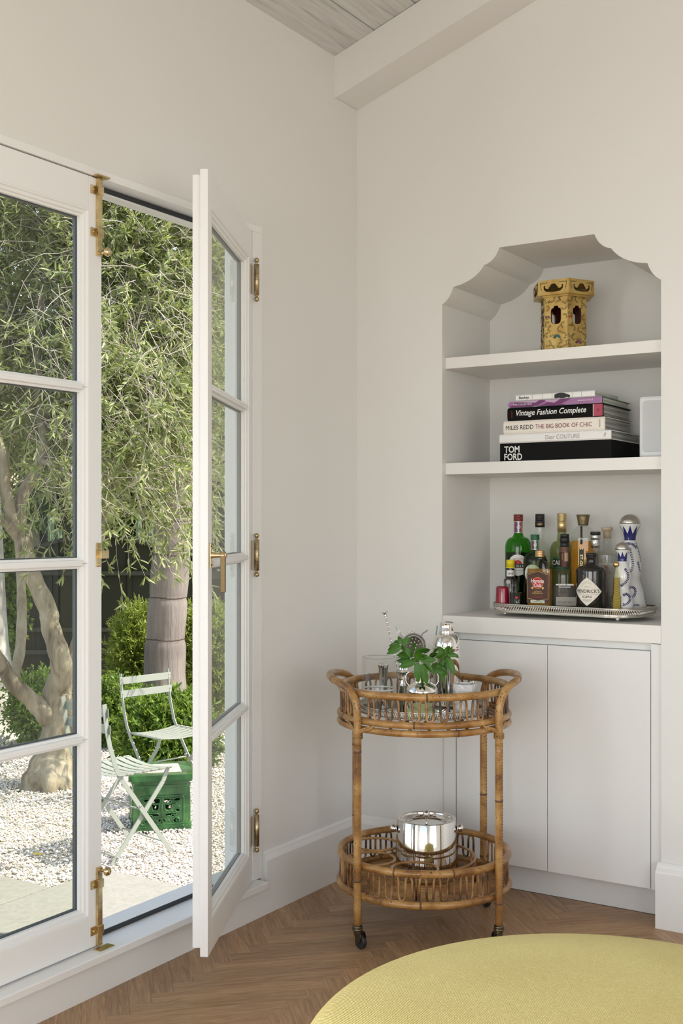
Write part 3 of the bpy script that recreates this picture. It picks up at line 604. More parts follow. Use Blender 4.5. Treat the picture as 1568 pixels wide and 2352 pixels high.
# ------------------------------------------------------------------ tray and bottles on the counter
ty = thing('gallery_tray', 'oblong silver gallery tray on ball feet carrying the spirit bottles', 'tray', (.785, .187, .9703), -.065)
def oval(L_, W_, r, z, n=8): return [(x, y, z) for x, y in rrect(-L_/2, L_/2, -W_/2, W_/2, r, n)]
m = MB(); P = rrect(-.278, .278, -.139, .139, .10, 14); m.prism(P, lambda x, y: (x, y, .0145), lambda x, y: (x, y, .0185))
m.tube([(x, y, .0180) for x, y in P], .0028, 8, closed=True); m.build('tray_base', tin, ty)
m = MB(); m.tube([(x*1.018, y*1.03, .0445) for x, y in P], .0030, 8, closed=True, flat=.7); m.build('tray_rim', tin, ty)
Pl = [Vector((x, y, 0)) for x, y in P]; Ls = [0]
for i in range(len(Pl)): Ls.append(Ls[-1]+(Pl[(i+1) % len(Pl)]-Pl[i]).length)
def along(Pl, Ls, s):
    s %= Ls[-1]; i = int(np.searchsorted(Ls, s, 'right'))-1; i = min(i, len(Pl)-1); t_ = (s-Ls[i])/(Ls[i+1]-Ls[i]); return Pl[i].lerp(Pl[(i+1) % len(Pl)], t_)
def gallery(name, Pl, Ls, n, z0, z1, r, mm, parent, flare=.0):
    m = MB()
    for sg in (1, -1):
        pts = []
        for i in range(n*8):
            p = along(Pl, Ls, Ls[-1]*i/(n*8)); q = (math.sin(i/8*2*PI)*sg+1)/2; k = 1+flare*q; pts.append((p.x*k, p.y*k, z0+(z1-z0)*q))
        m.tube(pts, r, 4, closed=True)
    for za, zb_ in ((z0-.0035, z0+.0015), (z1-.0012, z1+.002)): K = len(Pl); m.add([(p.x*(1+(flare if za > z0 else 0))*s_, p.y*(1+(flare if za > z0 else 0))*s_, z) for s_ in (.999, 1.003) for z in (za, zb_) for p in Pl], [(a*K+i, a*K+(i+1) % K, b*K+(i+1) % K, b*K+i) for a, b in ((0, 1), (1, 3), (3, 2), (2, 0)) for i in range(K)])
    m.build(name, mm, parent)
gallery('pierced_gallery', Pl, Ls, 112, .0215, .0425, .0015, tin, ty, .02)
for x, y in ((-.225, -.085), (.205, -.090), (-.20, .085), (.215, .085)):
    m = MB(); m.ball((x, y, .0077), .0077, 16, 10); m.lathe([(.003, .014), (.005, .0145)], 10, c=(x, y)); m.build('ball_foot', silver, ty)
ZT = .9703+.0187
def bottle(lab, px, y, zr=None, cat='bottle', name='bottle', turn=0, group='spirit bottles on the silver tray'):
    p, t = at_y(px, y); o = thing(name, lab, cat, (p.x, p.y, ZT), math.atan2(CAMX-p.x, p.y-CAMY)+turn, group); return o, t, (lambda py: zat(py, t)-ZT)
def shellp(prof): return prof
def glass_bottle(o, prof, gm, liq=None, lm=None, seg=48, rot=0, sx=1, sy=1, wall=.0022):
    m = MB(); m.lathe([(.0001, .0002)]+prof, seg, rot=rot, sx=sx, sy=sy, smooth=seg > 12); m.build('glass', gm, o)
    if lm:
        q = []
        for (r, z) in prof:
            if z < liq: q.append((max(r-wall, .001), z+.002 if z < .004 else z))
            else:
                r0, z0 = prof[prof.index((r, z))-1]; tq = (liq-z0)/(z-z0); q.append((max(r0+(r-r0)*tq-wall, .001), liq)); break
        q = [(.0001, q[0][1])]+q+[(.0001, liq)]
        m = MB(); m.lathe(q, seg, rot=rot, sx=sx, sy=sy, smooth=seg > 12); m.build('liquid', lm, o)
def cap(o, r, z0, z1, mm, name='cap', ridges=0, r2=None, c=(0, 0)):
    r2 = r2 or r; m = MB(); prof = [(.0001, z0), (r, z0)]
    if ridges:
        for i in range(ridges): zz = z0+(z1-z0)*(i+.5)/ridges; prof += [(r, zz-.0006), (r*.95, zz), (r, zz+.0006)]
    prof += [(r2, z1-.0015), (r2-.0015, z1), (.0001, z1)]
    m.lathe(prof, 32, c=c); return m.build(name, mm, o)
def arcprof(r0, z0, r1, z1, n=8, kind='shoulder'):
    # quarter-ellipse from (r0,z0) bending in to (r1,z1)
    return [(r1+(r0-r1)*math.cos(PI/2*i/n), z0+(z1-z0)*math.sin(PI/2*i/n)) for i in range(n+1)]
# 1 tall green vermouth bottle with dark red cap
o, t, Z = bottle('tall green bottle with dark red cap and round white label, leftmost tall bottle', 1190, .246)
s = t/FOC; R = 30.2*s; rn = 10.2*s
prof = [(R*.96, .0004), (R, .005), (R, Z(1258))]+arcprof(R, Z(1258), rn*1.5, Z(1234), 8)[1:]+[(rn*1.08, Z(1229)), (rn, Z(1224)), (rn, Z(1198))]
glass_bottle(o, prof, green_glass, Z(1268.5), vermouth)
cap(o, 10.9*s, Z(1197.6), Z(1181.3), redcap, ridges=3)
wn_ = wrapf(rn); label(lin(-.03, .03, 12), lambda x: Z(1198), lambda x: Z(1223.8), silverp, o, wn_, .0004, 'neck_label')
for i, cc in enumerate((bluep, red, black, bluep, white, redcap, redcap, red)):
    x0 = -.0145+i*.0036; rect(x0, Z(1211), .003, 24*s, cc, o, wn_, .0008, 'neck_stripe')
text('M&R', .014, .012, .001, Z(1211), white, o, wn_, .0014, rot=.5, shear=.3)
wb = wrapf(R); disc(-.002, Z(1297), 24*s, white, o, wb, .0006); disc(-.002, Z(1294.5), 9*s, red, o, wb, .0010); rect(.0, Z(1299), 46*s, 9*s, black, o, wb, .0013, 'label_band'); text('MARTINI & ROSSI', 43*s, 5.6*s, .001, Z(1299), white, o, wb, .0017); text('EXTRA DRY', 22*s, 2.5*s, .006, Z(1309), greyp, o, wb, .0012); text('VERMOUTH', 24*s, 2.4*s, .0, Z(1283), red, o, wb, .0012)
# 2 small green bottle
o, t, Z = bottle('small green bottle with dark green cap standing behind the flat rum flask', 1228.3, .178)
s = t/FOC; R = 27*s; rn = 9*s
prof = [(R*.96, .0004), (R, .004), (R, Z(1290))]+arcprof(R, Z(1290), rn*1.3, Z(1268), 8)[1:]+[(rn, Z(1263)), (rn, Z(1240))]
glass_bottle(o, prof, green_dk, Z(1283), vermouth)
cap(o, 10.2*s, Z(1240), Z(1227.6), greencap, ridges=4); wn_ = wrapf(rn); label(lin(-.026, .026, 12), lambda x: Z(1241), lambda x: Z(1262.5), silverp, o, wn_, .0004, 'neck_label')
for i, cc in enumerate((bluep, red, black, bluep, white, greencap, greencap, greencap)): rect(-.0128+i*.0032, Z(1251.7), .0027, 20*s, cc, o, wn_, .0008, 'neck_stripe')
text('M&R', .012, .010, .001, Z(1251.5), white, o, wn_, .0014, rot=.5, shear=.3)
wb = wrapf(R); disc(-.010, Z(1316), 20*s, white, o, wb, .0006); disc(-.010, Z(1314), 8*s, red, o, wb, .001)
# 3 clear bottle with black cap
o, t, Z = bottle('clear empty bottle with long black capsule, behind the two green bottles', 1239.6, .293)
s = t/FOC; R = 24*s
prof = [(R*.96, .0004), (R, .004), (R, Z(1272))]+arcprof(R, Z(1272), 12.5*s, Z(1246), 7)[1:]+[(11*s, Z(1236)), (10.3*s, Z(1211))]
glass_bottle(o, prof, bottle_clear); cap(o, 11*s, Z(1211), Z(1195), blackcap, 'capsule'); cap(o, 10.6*s, Z(1195), Z(1180.4), blackcap, ridges=2); text('PIMENTO', 15*s, 4.2*s, 0, Z(1204.5), goldp, o, wrapf(11*s), .0006)
rect(0, Z(1295), .058, 22*s, black, o, wrapf(R), .0006)
# 4 clear bottle gold capsule, green label
o, t, Z = bottle('clear bottle with long pale gold capsule and black-green label', 1290, .285)
s = t/FOC; R = 27.5*s
prof = [(R*.96, .0004), (R, .004), (R, Z(1268))]+arcprof(R, Z(1268), 12*s, Z(1242), 8)[1:]+[(10.4*s, Z(1232)), (9.6*s, Z(1221))]
glass_bottle(o, prof, olive_glass); cap(o, 10.4*s, Z(1221.5), Z(1197), goldcap, 'capsule'); cap(o, 10.7*s, Z(1196.8), Z(1179), goldcap, ridges=4)
wb = wrapf(R); rect(-.004, Z(1293), .062, 27*s, mat('pine_label', (.02, .11, .05), .5), o, wb, .0005); rect(-.004, Z(1291.5), .060, 15*s, black, o, wb, .0009, 'label_band'); text('CAM', 24*s, 10.5*s, -.018, Z(1291.5), white, o, wb, .0013, weight=.02)
# 5 faceted liqueur bottle
o, t, Z = bottle('large faceted bottle of amber liqueur with flared bronze stopper', 1338.8, .262)
s = t/FOC; R = 30.0*s
prof = [(R*.93, .0004), (R, .006), (R, Z(1243))]+arcprof(R, Z(1243), 11*s, Z(1208.5), 7)[1:]+[(10*s, Z(1206.5))]
glass_bottle(o, prof, bottle_clear, Z(1242.3), amber, seg=8, rot=PI/8)
m = MB(); m.lathe([(.0001, Z(1207)), (11.5*s, Z(1207)), (11.8*s, Z(1204)), (13*s, Z(1195)), (15.5*s, Z(1182.5)), (14.5*s, Z(1181.7)), (.0001, Z(1183))], 40); m.build('stopper', bronzecap, o)
wb = wrapf(R*.965); m = MB(); m.tube([wrapf(13.6*s)(-.004+.0062*math.cos(q), Z(1194.5)+.0092*math.sin(q)*(1+.1*math.cos(4*q)), .0004) for q in [2*PI*i/24 for i in range(24)]], .0008, 6, closed=True); m.build('stopper_emblem', goldp, o)
wt = wrapf(R*.97); rect(-.006, Z(1229), .0075, 41*s, black, o, lambda x, z, d=0: (x, -(R*.99 if z < Z(1243) else 8*s+(R*.99-8*s)*math.sqrt(max(0, 1-((z-Z(1243))/(Z(1206)-Z(1243)))**2)))-.001-d, z), .001, 'ribbon')
o2 = label(lin(-.006-.0095, -.006+.0095, 12), lambda x: Z(1259)+.003*math.cos((x+.006)*900), lambda x: Z(1330), goldp, o, wrapf(None, -R*.975), .0008); label(lin(-.006-.0086, -.006+.0086, 12), lambda x: Z(1260.5)+.003*math.cos((x+.006)*900), lambda x: Z(1330), black, o, wrapf(None, -R*.975), .0012, 'label_field')
text('ST-GERMAIN', 60*s, 6.3*s, -.006, Z(1303), goldcap, o, wrapf(None, -R*.975), .0016, rot=-PI/2)
# 6 foil-necked bottle with pink liquid
o, t, Z = bottle('clear bottle with crinkled silver foil neck and pinkish liquid', 1367, .212)
s = t/FOC; R = 30.5*s; prof = [(R*.96, .0004), (R, .004), (R, Z(1306))]+arcprof(R, Z(1306), 13.5*s, Z(1281), 8)[1:]+[(10.5*s, Z(1270)), (9.8*s, Z(1258))]
glass_bottle(o, prof, bottle_clear, Z(1298.5), pinkliq); cap(o, 10.4*s, Z(1258.5), Z(1239.5), foil, 'foil'); cap(o, 11.3*s, Z(1239.3), Z(1228.6), foil, 'foil'); cap(o, 11.5*s, Z(1228.4), Z(1221), blackcap)
rect(.012, Z(1335), .07, 46*s, mat('warm_grey_label', (.40, .34, .29), .7), o, wrapf(R), .0006)
# 7 cork-stoppered bottle
o, t, Z = bottle('clear bottle with round beige wooden stopper, back row near the ceramic decanters', 1393.7, .298)
s = t/FOC; R = 24.5*s; prof = [(R*.96, .0004), (R, .004), (R, Z(1275))]+arcprof(R, Z(1275), 13*s, Z(1264), 6)[1:]+[(10*s, Z(1261)), (10*s, Z(1222)), (11.8*s, Z(1221)), (11.8*s, Z(1218))]
glass_bottle(o, prof, bottle_clear, Z(1275), liquid('clear_spirit', (.75, .76, .73))); cap(o, 12.5*s, Z(1219), Z(1211), cork, 'stopper'); cap(o, 8*s, Z(1236.5), Z(1219.2), cork, 'stopper_plug')
wb = wrapf(R); rect(.0, Z(1330), .066, 76*s, mat('frosted_label', (.60, .59, .55), .6), o, wb, .0006); text('S', 3.5*s, 4.5*s, .008, Z(1314), black, o, wb, .001)
# 8 squat clear bottle with black stopper
o, t, Z = bottle('squat clear embossed bottle with black stopper and brown neck label', 1296.4, .154)
s = t/FOC; R = 28.5*s; prof = [(R*.94, .0004), (R, .006), (R, Z(1325))]+arcprof(R, Z(1325), 12.5*s, Z(1302.5), 9)[1:]+[(11.5*s, Z(1300)), (10.8*s, Z(1256.5))]
glass_bottle(o, prof, bottle_clear, Z(1345), liquid('smoky_spirit', (.20, .19, .18)), sy=.62); cap(o, 10.3*s, Z(1256), Z(1247), blackcap, ridges=0, r2=9.8*s); cap(o, 10.9*s, Z(1246.6), Z(1234.5), blackcap, 'stopper'); cap(o, 10.2*s, Z(1234.3), Z(1226.6), blackcap, 'stopper')
wn_ = wrapf(11.4*s); label(lin(-.030, .030, 12), lambda x: Z(1256.8), lambda x: Z(1266.5), mat('copper_band', (.13, .06, .04), .5), o, wn_, .0008, 'neck_band'); label(lin(-.028, .028, 12), lambda x: Z(1267), lambda x: Z(1302), brownlab, o, wn_, .0005, 'neck_label'); rect(.006, Z(1279), .013, 20*s, mat('copper_print', (.40, .27, .17), .5, .3), o, wn_, .001, 'neck_panel'); text('DISTILLER', 15*s, 2*s, -.008, Z(1279), goldp, o, wn_, .001, rot=PI/2)
wb = wrapf(None, -R*.62); text('WOODFORD RESERVE', 40*s, 4*s, 0, Z(1342), silverp, o, wb, .002, weight=.01); text('KENTUCKY BOURBON', 26*s, 2.2*s, 0, Z(1347.5), silverp, o, wb, .002); rect(.004, Z(1380), 44*s, 20*s, mat('faded_label', (.36, .34, .30), .6), o, wb, .0016); text("DISTILLER'S SELECT", 36*s, 3*s, .004, Z(1382), black, o, wb, .002)
# 9 flat rum flask
o, t, Z = bottle('flat rum flask with brown label and rose gold cap at the tray front', 1239.6, .105, turn=-.36)
s = t/FOC; hwf = 29.5*s; dpf = 13*s
def flask(mb, k, z0, z1, zs, mi=0):
    prof = [(.2, z0), (.97, z0), (1, z0+.003), (1, zs)]+[(1-(1-.33)*(1-math.cos(PI/2*i/9)), zs+(z1-zs)*.82*math.sin(PI/2*i/9)) for i in range(1, 10)]+[(.33, z1)]
    P = rrect(-1, 1, -1, 1, .42, 5); vs = []; n_ = len(P)
    for r, z in prof:
        fade = max(0, min(1, (r-.33)/.67)); yy = (9.5*s+(dpf-9.5*s)*fade)*k if r > .32 else dpf*r*k
        for x, y in P: vs.append((x*max(hwf*r*k, 0), y*yy, z))
    mb.add(vs, [(i*n_+j, i*n_+(j+1) % n_, (i+1)*n_+(j+1) % n_, (i+1)*n_+j) for i in range(len(prof)-1) for j in range(n_)]+[tuple(range(n_))[::-1]], mi, True)
m = MB(); flask(m, 1, .0004, Z(1282), Z(1316)); m.build('glass', pane_glass('flask_glass', (.83, .86, .72)), o, recalc=True)
m = MB(); prof = [(.01, .003), (.93, .003), (.93, Z(1306)), (.01, Z(1306))]; P = rrect(-1, 1, -1, 1, .42, 5); vs = [(x*hwf*r, y*dpf*r*.93, z) for r, z in prof for x, y in P]; n_ = len(P)
m.add(vs, [(i*n_+j, i*n_+(j+1) % n_, (i+1)*n_+(j+1) % n_, (i+1)*n_+j) for i in range(3) for j in range(n_)], 0); m.build('liquid', rum, o)
cap(o, 10.6*s, Z(1279), Z(1264.3), coppercap, ridges=4); m = MB(); m.lathe([(9.2*s, Z(1284)), (9.6*s, Z(1279))], 24); m.build('neck_ring', bottle_clear, o)
wf = wrapf(None, -dpf); topc = lambda x: Z(1317)+max(0, (1-abs(x)/(17*s)))**.5*6*s; botc = lambda x: Z(1374)-max(0, (1-abs(x)/(15*s)))**.5*4.5*s
label(lin(-27.3*s, 27.3*s, 24), lambda x: topc(x)+.7*s, lambda x: Z(1384.5), brownlab, o, wf, .0004); label(lin(-25.2*s, 25.2*s, 24), lambda x: topc(x)-.8*s, lambda x: botc(x)-1*s, goldp, o, wf, .0008, 'label_border'); label(lin(-24.6*s, 24.6*s, 24), lambda x: topc(x)-1.5*s, lambda x: botc(x)-.3*s, brownlab, o, wf, .0012, 'label_field')
disc(-.0005, Z(1338.5), 13.2*s, goldp, o, wf, .0015, 'label_disc'); disc(-.0005, Z(1338.5), 12.4*s, red, o, wf, .0018, 'label_disc')
text('Havana', 31*s, 9.5*s, -.0008, Z(1333.5), white, o, wf, .0022, weight=.015); text('Club', 18*s, 8.5*s, -.0008, Z(1343.5), white, o, wf, .0022, weight=.015); text('AÑEJO', 18*s, 3.4*s, -.0008, Z(1357.5), goldp, o, wf, .0017); text('RESERVA', 25*s, 3.6*s, -.0008, Z(1362), goldp, o, wf, .0017); text('EL RON DE CUBA', 23*s, 2.8*s, -.0008, Z(1370), red, o, wf, .0017)
disc(-13*s, Z(1350), 2.6*s, goldp, o, wf, .0015, 'label_medal'); disc(12*s, Z(1350), 2.6*s, goldp, o, wf, .0015, 'label_medal'); rect(-.001, Z(1381), 34*s, 6.5*s, mat('tax_stamp', (.62, .66, .52), .6), o, wf, .001, 'stamp'); text('* GARANTIA *', 28*s, 3*s, -.001, Z(1381), vine, o, wf, .0014)
# 10 black apothecary gin bottle
o, t, Z = bottle('squat black glass bottle with a cream diamond-shaped gin label', 1357.5, .103)
s = t/FOC; R = 34.5*s; prof = [(.0001, .0003), (R*.97, .0004), (R, .004), (R, Z(1312)), (R*.985, Z(1308)), (R*.80, Z(1301)), (12.5*s, Z(1296.5)), (10.6*s, Z(1291)), (10.6*s, Z(1282)), (11.4*s, Z(1281)), (11.4*s, Z(1278.5))]
m = MB(); m.lathe(prof, 48); m.build('glass', black_glass, o); cap(o, 11.9*s, Z(1278.3), Z(1270), blackcap)
wl = wrapf(R); c0 = -10*s; zc_ = Z(1357); hwd, hhd = 35*s, 32.5*s; shp = lambda x, k=1: max(0, (1-(abs(x-c0)/(hwd*k))**1.12))*hhd*k
xs_ = [c0+hwd*(-1+2*i/30) for i in range(31)]
label(xs_, lambda x: zc_+shp(x), lambda x: zc_-shp(x), creamp, o, wl, .0006); 
m = MB(); m.tube([wl(c0+hwd*.95*math.copysign(abs(math.cos(q))**1.6, math.cos(q)), zc_+hhd*.95*math.copysign(abs(math.sin(q))**1.6, math.sin(q)), .0009) for q in [2*PI*i/60 for i in range(60)]], .00025, 4, closed=True); m.build('label_border', black, o)
text("HENDRICK'S", 56*s, 8.2*s, c0+.001, Z(1356), black, o, wl, .0011, weight=.008); text('GIN', 20*s, 5.4*s, c0, Z(1369), black, o, wl, .0011, weight=.01); text('DISTILLED & BOTTLED IN SCOTLAND', 50*s, 1.7*s, c0, Z(1363), greyp, o, wl, .0011); text('~ oOo ~', 24*s, 4*s, c0, Z(1346), greyp, o, wl, .0011); text('A SUPER-PREMIUM\nOF THE HIGHEST\nQUALITY', 22*s, 7*s, c0, Z(1378), greyp, o, wl, .0011)
m = MB(); m.tube([wl(c0+.014*math.cos(q), Z(1344)+.010*math.sin(q), .0009) for q in lin(.2, PI-.2, 16)], .0003, 4); m.tube([wl(c0+.018*math.cos(q), Z(1344)+.014*math.sin(q), .0009) for q in lin(.4, PI-.4, 16)], .0003, 4); m.build('label_ornament', greyp, o)
# 11 red cup
o, t, Z = bottle('small dark red embossed glass cup at the left end of the tray', 1153.5, .115, cat='cup', name='cup', group=None); s = t/FOC
m = MB(); m.lathe([(.0001, .0003), (16.4*s, .0004), (16.6*s, .004), (14.6*s, Z(1352)), (13.6*s, Z(1347)), (12.6*s, Z(1348)), (14.5*s, .006), (.0001, .006)], 36)
m.build('body', red_glassm, o); m = MB()
for sx in (-1, 1):
    for rr_ in (.0042, .0022): m.tube([wrapf(15.6*s)(sx*.0085+rr_*math.cos(q), .0175+rr_*1.15*math.sin(q), .0002) for q in lin(0, 2*PI, 14)[:-1]], .0006, 5, closed=True)
    m.tube([wrapf(15.2*s)(sx*x, z, 0) for x, z in ((.001, .014), (.003, .024), (.008, .030), (.012, .031))], .0006, 5); m.tube([wrapf(16.3*s)(sx*x, z, 0) for x, z in ((.000, .006), (.005, .004), (.011, .007), (.014, .013))], .0006, 5)
m.build('embossing', red_glassm, o)
# 12 heart glass
o, t, Z = bottle('small clear shot glass with a red heart printed on it', 1187.3, .112, cat='glass', name='shot_glass', group=None); s = t/FOC
m = MB(); m.lathe([(.0001, .0003), (14.5*s, .0004), (15*s, .003), (17.4*s, Z(1361.5)), (16.9*s, Z(1361)), (14.3*s, .007), (.0001, .007)], 36); m.build('glass', pane_glass('smoky_shot_glass', (.72, .72, .70)), o)
hs_ = [(16*math.sin(q)**3, 13*math.cos(q)-5*math.cos(2*q)-2*math.cos(3*q)-math.cos(4*q)) for q in [2*PI*i/40 for i in range(40)]]; m = MB(); wh = wrapf(16.6*s); m.add([wh(-.002+x*.00035, Z(1371.5)+z*.00037, .0005) for x, z in hs_], [tuple(range(40))]); m.build('heart', red, o, recalc=False)
# 13 bitters bottle
o, t, Z = bottle('little bitters bottle in white paper with a bright yellow cap', 1172, .168); s = t/FOC
R = 16*s; prof = [(.0001, .0003), (R, .0004), (R, Z(1332)), (11*s, Z(1327)), (9*s, Z(1323)), (8.8*s, Z(1306))]; m = MB(); m.lathe(prof, 32); m.build('glass', black_glass, o)
cap(o, 10.6*s, Z(1304.5), Z(1301), yellowcap, 'cap'); cap(o, 9.6*s, Z(1300.8), Z(1285.6), yellowcap, 'cap'); wn_ = wrapf(9*s); label(lin(-.026, .026, 14), lambda x: Z(1309.5), lambda x: Z(1324.5), white, o, wn_, .0004, 'neck_label'); disc(-.004, Z(1317), 2.6*s, greyp, o, wn_, .0008, 'neck_print'); disc(.006, Z(1317), 2.6*s, greyp, o, wn_, .0008, 'neck_print')
m = MB(); P = [(math.cos(q)*R*1.06, math.sin(q)*R*1.06) for q in [2*PI*i/28 for i in range(29)]]
vs = [(x, y, z) for z in (.001, Z(1327)) for x, y in P]+[(x*(1+.0), y, Z(1327)+.0008) for x, y in P]; m.add(vs, [(i, i+1, 30+i-1+0, 29+i) for i in range(28)], smooth=True); m.build('paper_wrap', white, o, recalc=False)
wf2 = wrapf(R*1.06); text('ANGOSTURA', 22*s, 3.5*s, .008, Z(1343), greyp, o, wf2, .0006); text('AROMATIC\nBITTERS', 15*s, 9*s, .010, Z(1352), black, o, wf2, .0006); disc(-.008, Z(1336), 5.5*s, greyp, o, wf2, .0006, 'crest'); text('o', 6*s, 6*s, -.008, Z(1336), white, o, wf2, .001); text('________\n________\n________', 16*s, 12*s, .008, Z(1366), greyp, o, wf2, .0006)
# 14 tower-shaped miniature
o, t, Z = bottle('slender lattice tower-shaped miniature bottle with a gold ball stopper', 1415, .076, turn=PI/4+.1); s = t/FOC
m = MB(); pr = [(16.5*s, .0004), (16.3*s, .006), (14*s, .018), (13*s, Z(1373)), (13.2*s, Z(1371)), (10.5*s, Z(1366)), (9.2*s, Z(1345)), (8.6*s, Z(1328)), (9.4*s, Z(1326)), (9.4*s, Z(1320)), (7.5*s, Z(1314)), (5.6*s, Z(1311)), (5.2*s, Z(1302)), (6.3*s, Z(1300))]
m.lathe([(.0001, .0003)]+pr, 4, smooth=False); m.build('glass', pane_glass('tower_glass', (.88, .87, .76)), o)
m = MB(); m.lathe([(.0001, .002)]+[(r*.86, z+.002) for r, z in pr[:8]]+[(.0001, Z(1326))], 4, smooth=False); m.build('liquid', gold_liq, o)
m = MB()
def prr(z): 
    return np.interp(z, [p_[1] for p_ in pr], [p_[0] for p_ in pr])
zs_ = lin(.020, Z(1327), 13)
for f_ in range(4):
    a0 = f_*PI/2; a1 = a0+PI/2
    for i in range(13):
        z0, z1 = zs_[i], zs_[i+1]; r0, r1 = prr(z0)*1.01, prr(z1)*1.01; A = (r0*math.cos(a0), r0*math.sin(a0), z0); B = (r0*math.cos(a1), r0*math.sin(a1), z0); C_ = (r1*math.cos(a0), r1*math.sin(a0), z1); D_ = (r1*math.cos(a1), r1*math.sin(a1), z1)
        m.tube([A, D_], .0006, 4); m.tube([B, C_], .0006, 4)
m.build('lattice', pane_glass('lattice_glass', (.82, .80, .66)), o); m = MB(); m.ball((0, 0, Z(1296.5)), 7*s, 20, 12); m.build('stopper', mat('polished_gold', (.85, .62, .28), .12, 1), o)
# 15/16 ceramic decanters
def decanter(lab, px, y, ytop, ydome, ycol0, ycol1, prof_px, sprigs, cxs=0):
    o, t, Z = bottle(lab, px, y, cat='decanter', name='ceramic_decanter', group='white and blue ceramic decanters'); s = t/FOC
    pr = [(r*s, max(Z(y_), .0004)) for r, y_ in prof_px]; m = MB(); m.lathe([(.0001, pr[0][1])]+pr, 48); m.build('body', ceramic, o)
    rd = prof_px[-1][0]*s; hd = Z(ytop)-Z(ydome); m = MB(); m.lathe([(.0001, Z(ydome)+.0005), (rd*.97, Z(ydome)+.0005), (rd, Z(ydome)+.002)]+[(rd*math.cos(q), Z(ydome)+.002+(hd-.002)*math.sin(q)) for q in lin(.1, PI/2, 10)], 40); m.build('dome_stopper', tin, o)
    zs_ = [p_[1] for p_ in pr]; rs_ = [p_[0] for p_ in pr]; rad = lambda z: float(np.interp(z, zs_, rs_)); wf = lambda a, z, d=0: (math.sin(a)*(rad(z)+d), -math.cos(a)*(rad(z)+d), z)
    n_ = 8*8; z1, z0 = Z(ycol0), Z(ycol1); m = MB(); vs = []
    for i in range(n_+1):
        a = 2*PI*i/n_; k = abs((i % 8)/8*2-1); ztop = z0+(z1-z0)*(.45+.55*k**1.3)
        for j in range(5): vs.append(wf(a, z0+(ztop-z0)*j/4, .0006))
    m.add(vs, [(i*5+j, (i+1)*5+j, (i+1)*5+j+1, i*5+j+1) for i in range(n_) for j in range(4)], smooth=True); m.build('blue_collar', cobalt, o, recalc=False)
    m = MB()
    for pts in sprigs:
        P = [Vector((x*s, Z(y_), 0)) for x, y_ in pts]; P = smooth_path(P, 7)
        def w3(p_): a = max(-1.45, min(1.45, math.asin(max(-.98, min(.98, p_.x/max(rad(p_.y), .002)))))); return Vector(wf(a, p_.y, .0007))
        m.tube([w3(p_) for p_ in P], .0005, 4)
        for i in range(0, len(P)-1, 2):
            d = (P[i+1]-P[i]).normalized(); nn = Vector((-d.y, d.x, 0))
            for sg in (-1, 1):
                c = P[i]; a_ = (d*.75+nn*sg*.7).normalized(); b_ = Vector((-a_.y, a_.x, 0)); Ls_ = 4.2*s*(1 if len(pts) > 3 else .8)
                q_ = [c+a_*.0008, c+a_*Ls_*.45+b_*Ls_*.24, c+a_*Ls_*.85+b_*Ls_*.16, c+a_*Ls_, c+a_*Ls_*.85-b_*Ls_*.16, c+a_*Ls_*.45-b_*Ls_*.24]
                m.add([w3(v_) for v_ in q_], [tuple(range(6))])
    m.build('blue_sprigs', cobalt, o, recalc=False)
decanter('tall white ceramic decanter painted with blue sprigs, silver dome stopper, rightmost on the tray', 1446.5, .226, 1180.5, 1203, 1207, 1241,
    [(34, 1398), (37, 1391), (36, 1378), (31, 1360), (25, 1343), (21.5, 1333), (21.5, 1325), (24, 1318), (26, 1308), (25, 1292), (20, 1265), (14, 1246), (12, 1240), (13, 1232), (18, 1215), (23.5, 1207), (24, 1203)],
    [[(-12, 1250), (-4, 1248), (6, 1250), (13, 1257)], [(-1, 1258), (3, 1275), (6, 1292), (3, 1308), (-4, 1317)], [(17, 1289), (19, 1300), (22, 1312)], [(-6, 1352), (4, 1347), (11, 1352), (10, 1364), (2, 1373)], [(32, 1358), (33, 1372), (36, 1385)], [(2, 1390), (10, 1387), (20, 1388)], [(13, 1246), (20, 1268), (25, 1292)]])
decanter('short white ceramic decanter with blue sprigs and silver dome, in front of the tall one', 1429, .132, 1245, 1263, 1267, 1289,
    [(24, 1398), (25, 1393), (25, 1384), (21, 1368), (15.5, 1354), (14.5, 1348), (16, 1341), (19, 1333), (19.5, 1324), (16, 1306), (10.5, 1291), (9, 1287), (9.5, 1281), (12.5, 1270), (16, 1265), (16.3, 1263)],
    [[(5, 1305), (11, 1315), (12, 1328), (5, 1339), (-4, 1345)], [(1, 1367), (8, 1363), (15, 1368), (16, 1378), (8, 1386), (2, 1387)]])

# ------------------------------------------------------------------ rattan bar cart (local axes: x right, y away from the viewer)
CC = G(.266, 3.77); ct = thing('bar_cart', 'round two-tier rattan bar cart on casters in the room corner', 'cart', (CC.x, CC.y, 0), GA)
def ringpts(r, z, n=96, c=(0, 0)): return [(c[0]+r*math.cos(2*PI*i/n), c[1]+r*math.sin(2*PI*i/n), z) for i in range(n)]
def cane_ring(name, r, z, tr, angs):
    m = MB(); m.tube(ringpts(r, z), [tr*(1+.03*math.sin(i*.9)) for i in range(96)], 14, closed=True)
    o = m.build(name, rattan, ct)
    for a in angs:
        a = math.radians(a); m = MB(); m.tube([(r*math.cos(a+d), r*math.sin(a+d), z) for d in (-.010, -.004, .004, .010)], [tr*1.015, tr*1.09, tr*1.09, tr*1.015], 14); m.build('cane_node', knot, o)
    return o
RR = .268
cane_ring('top_rim', RR, .777, .0115, (-92, -20, 62, 130)); cane_ring('tray_ring', RR+.003, .692, .0105, (-100, -160, 30, 100)); cane_ring('tray_ring', RR+.003, .6675, .0105, (-72, 10, 140))
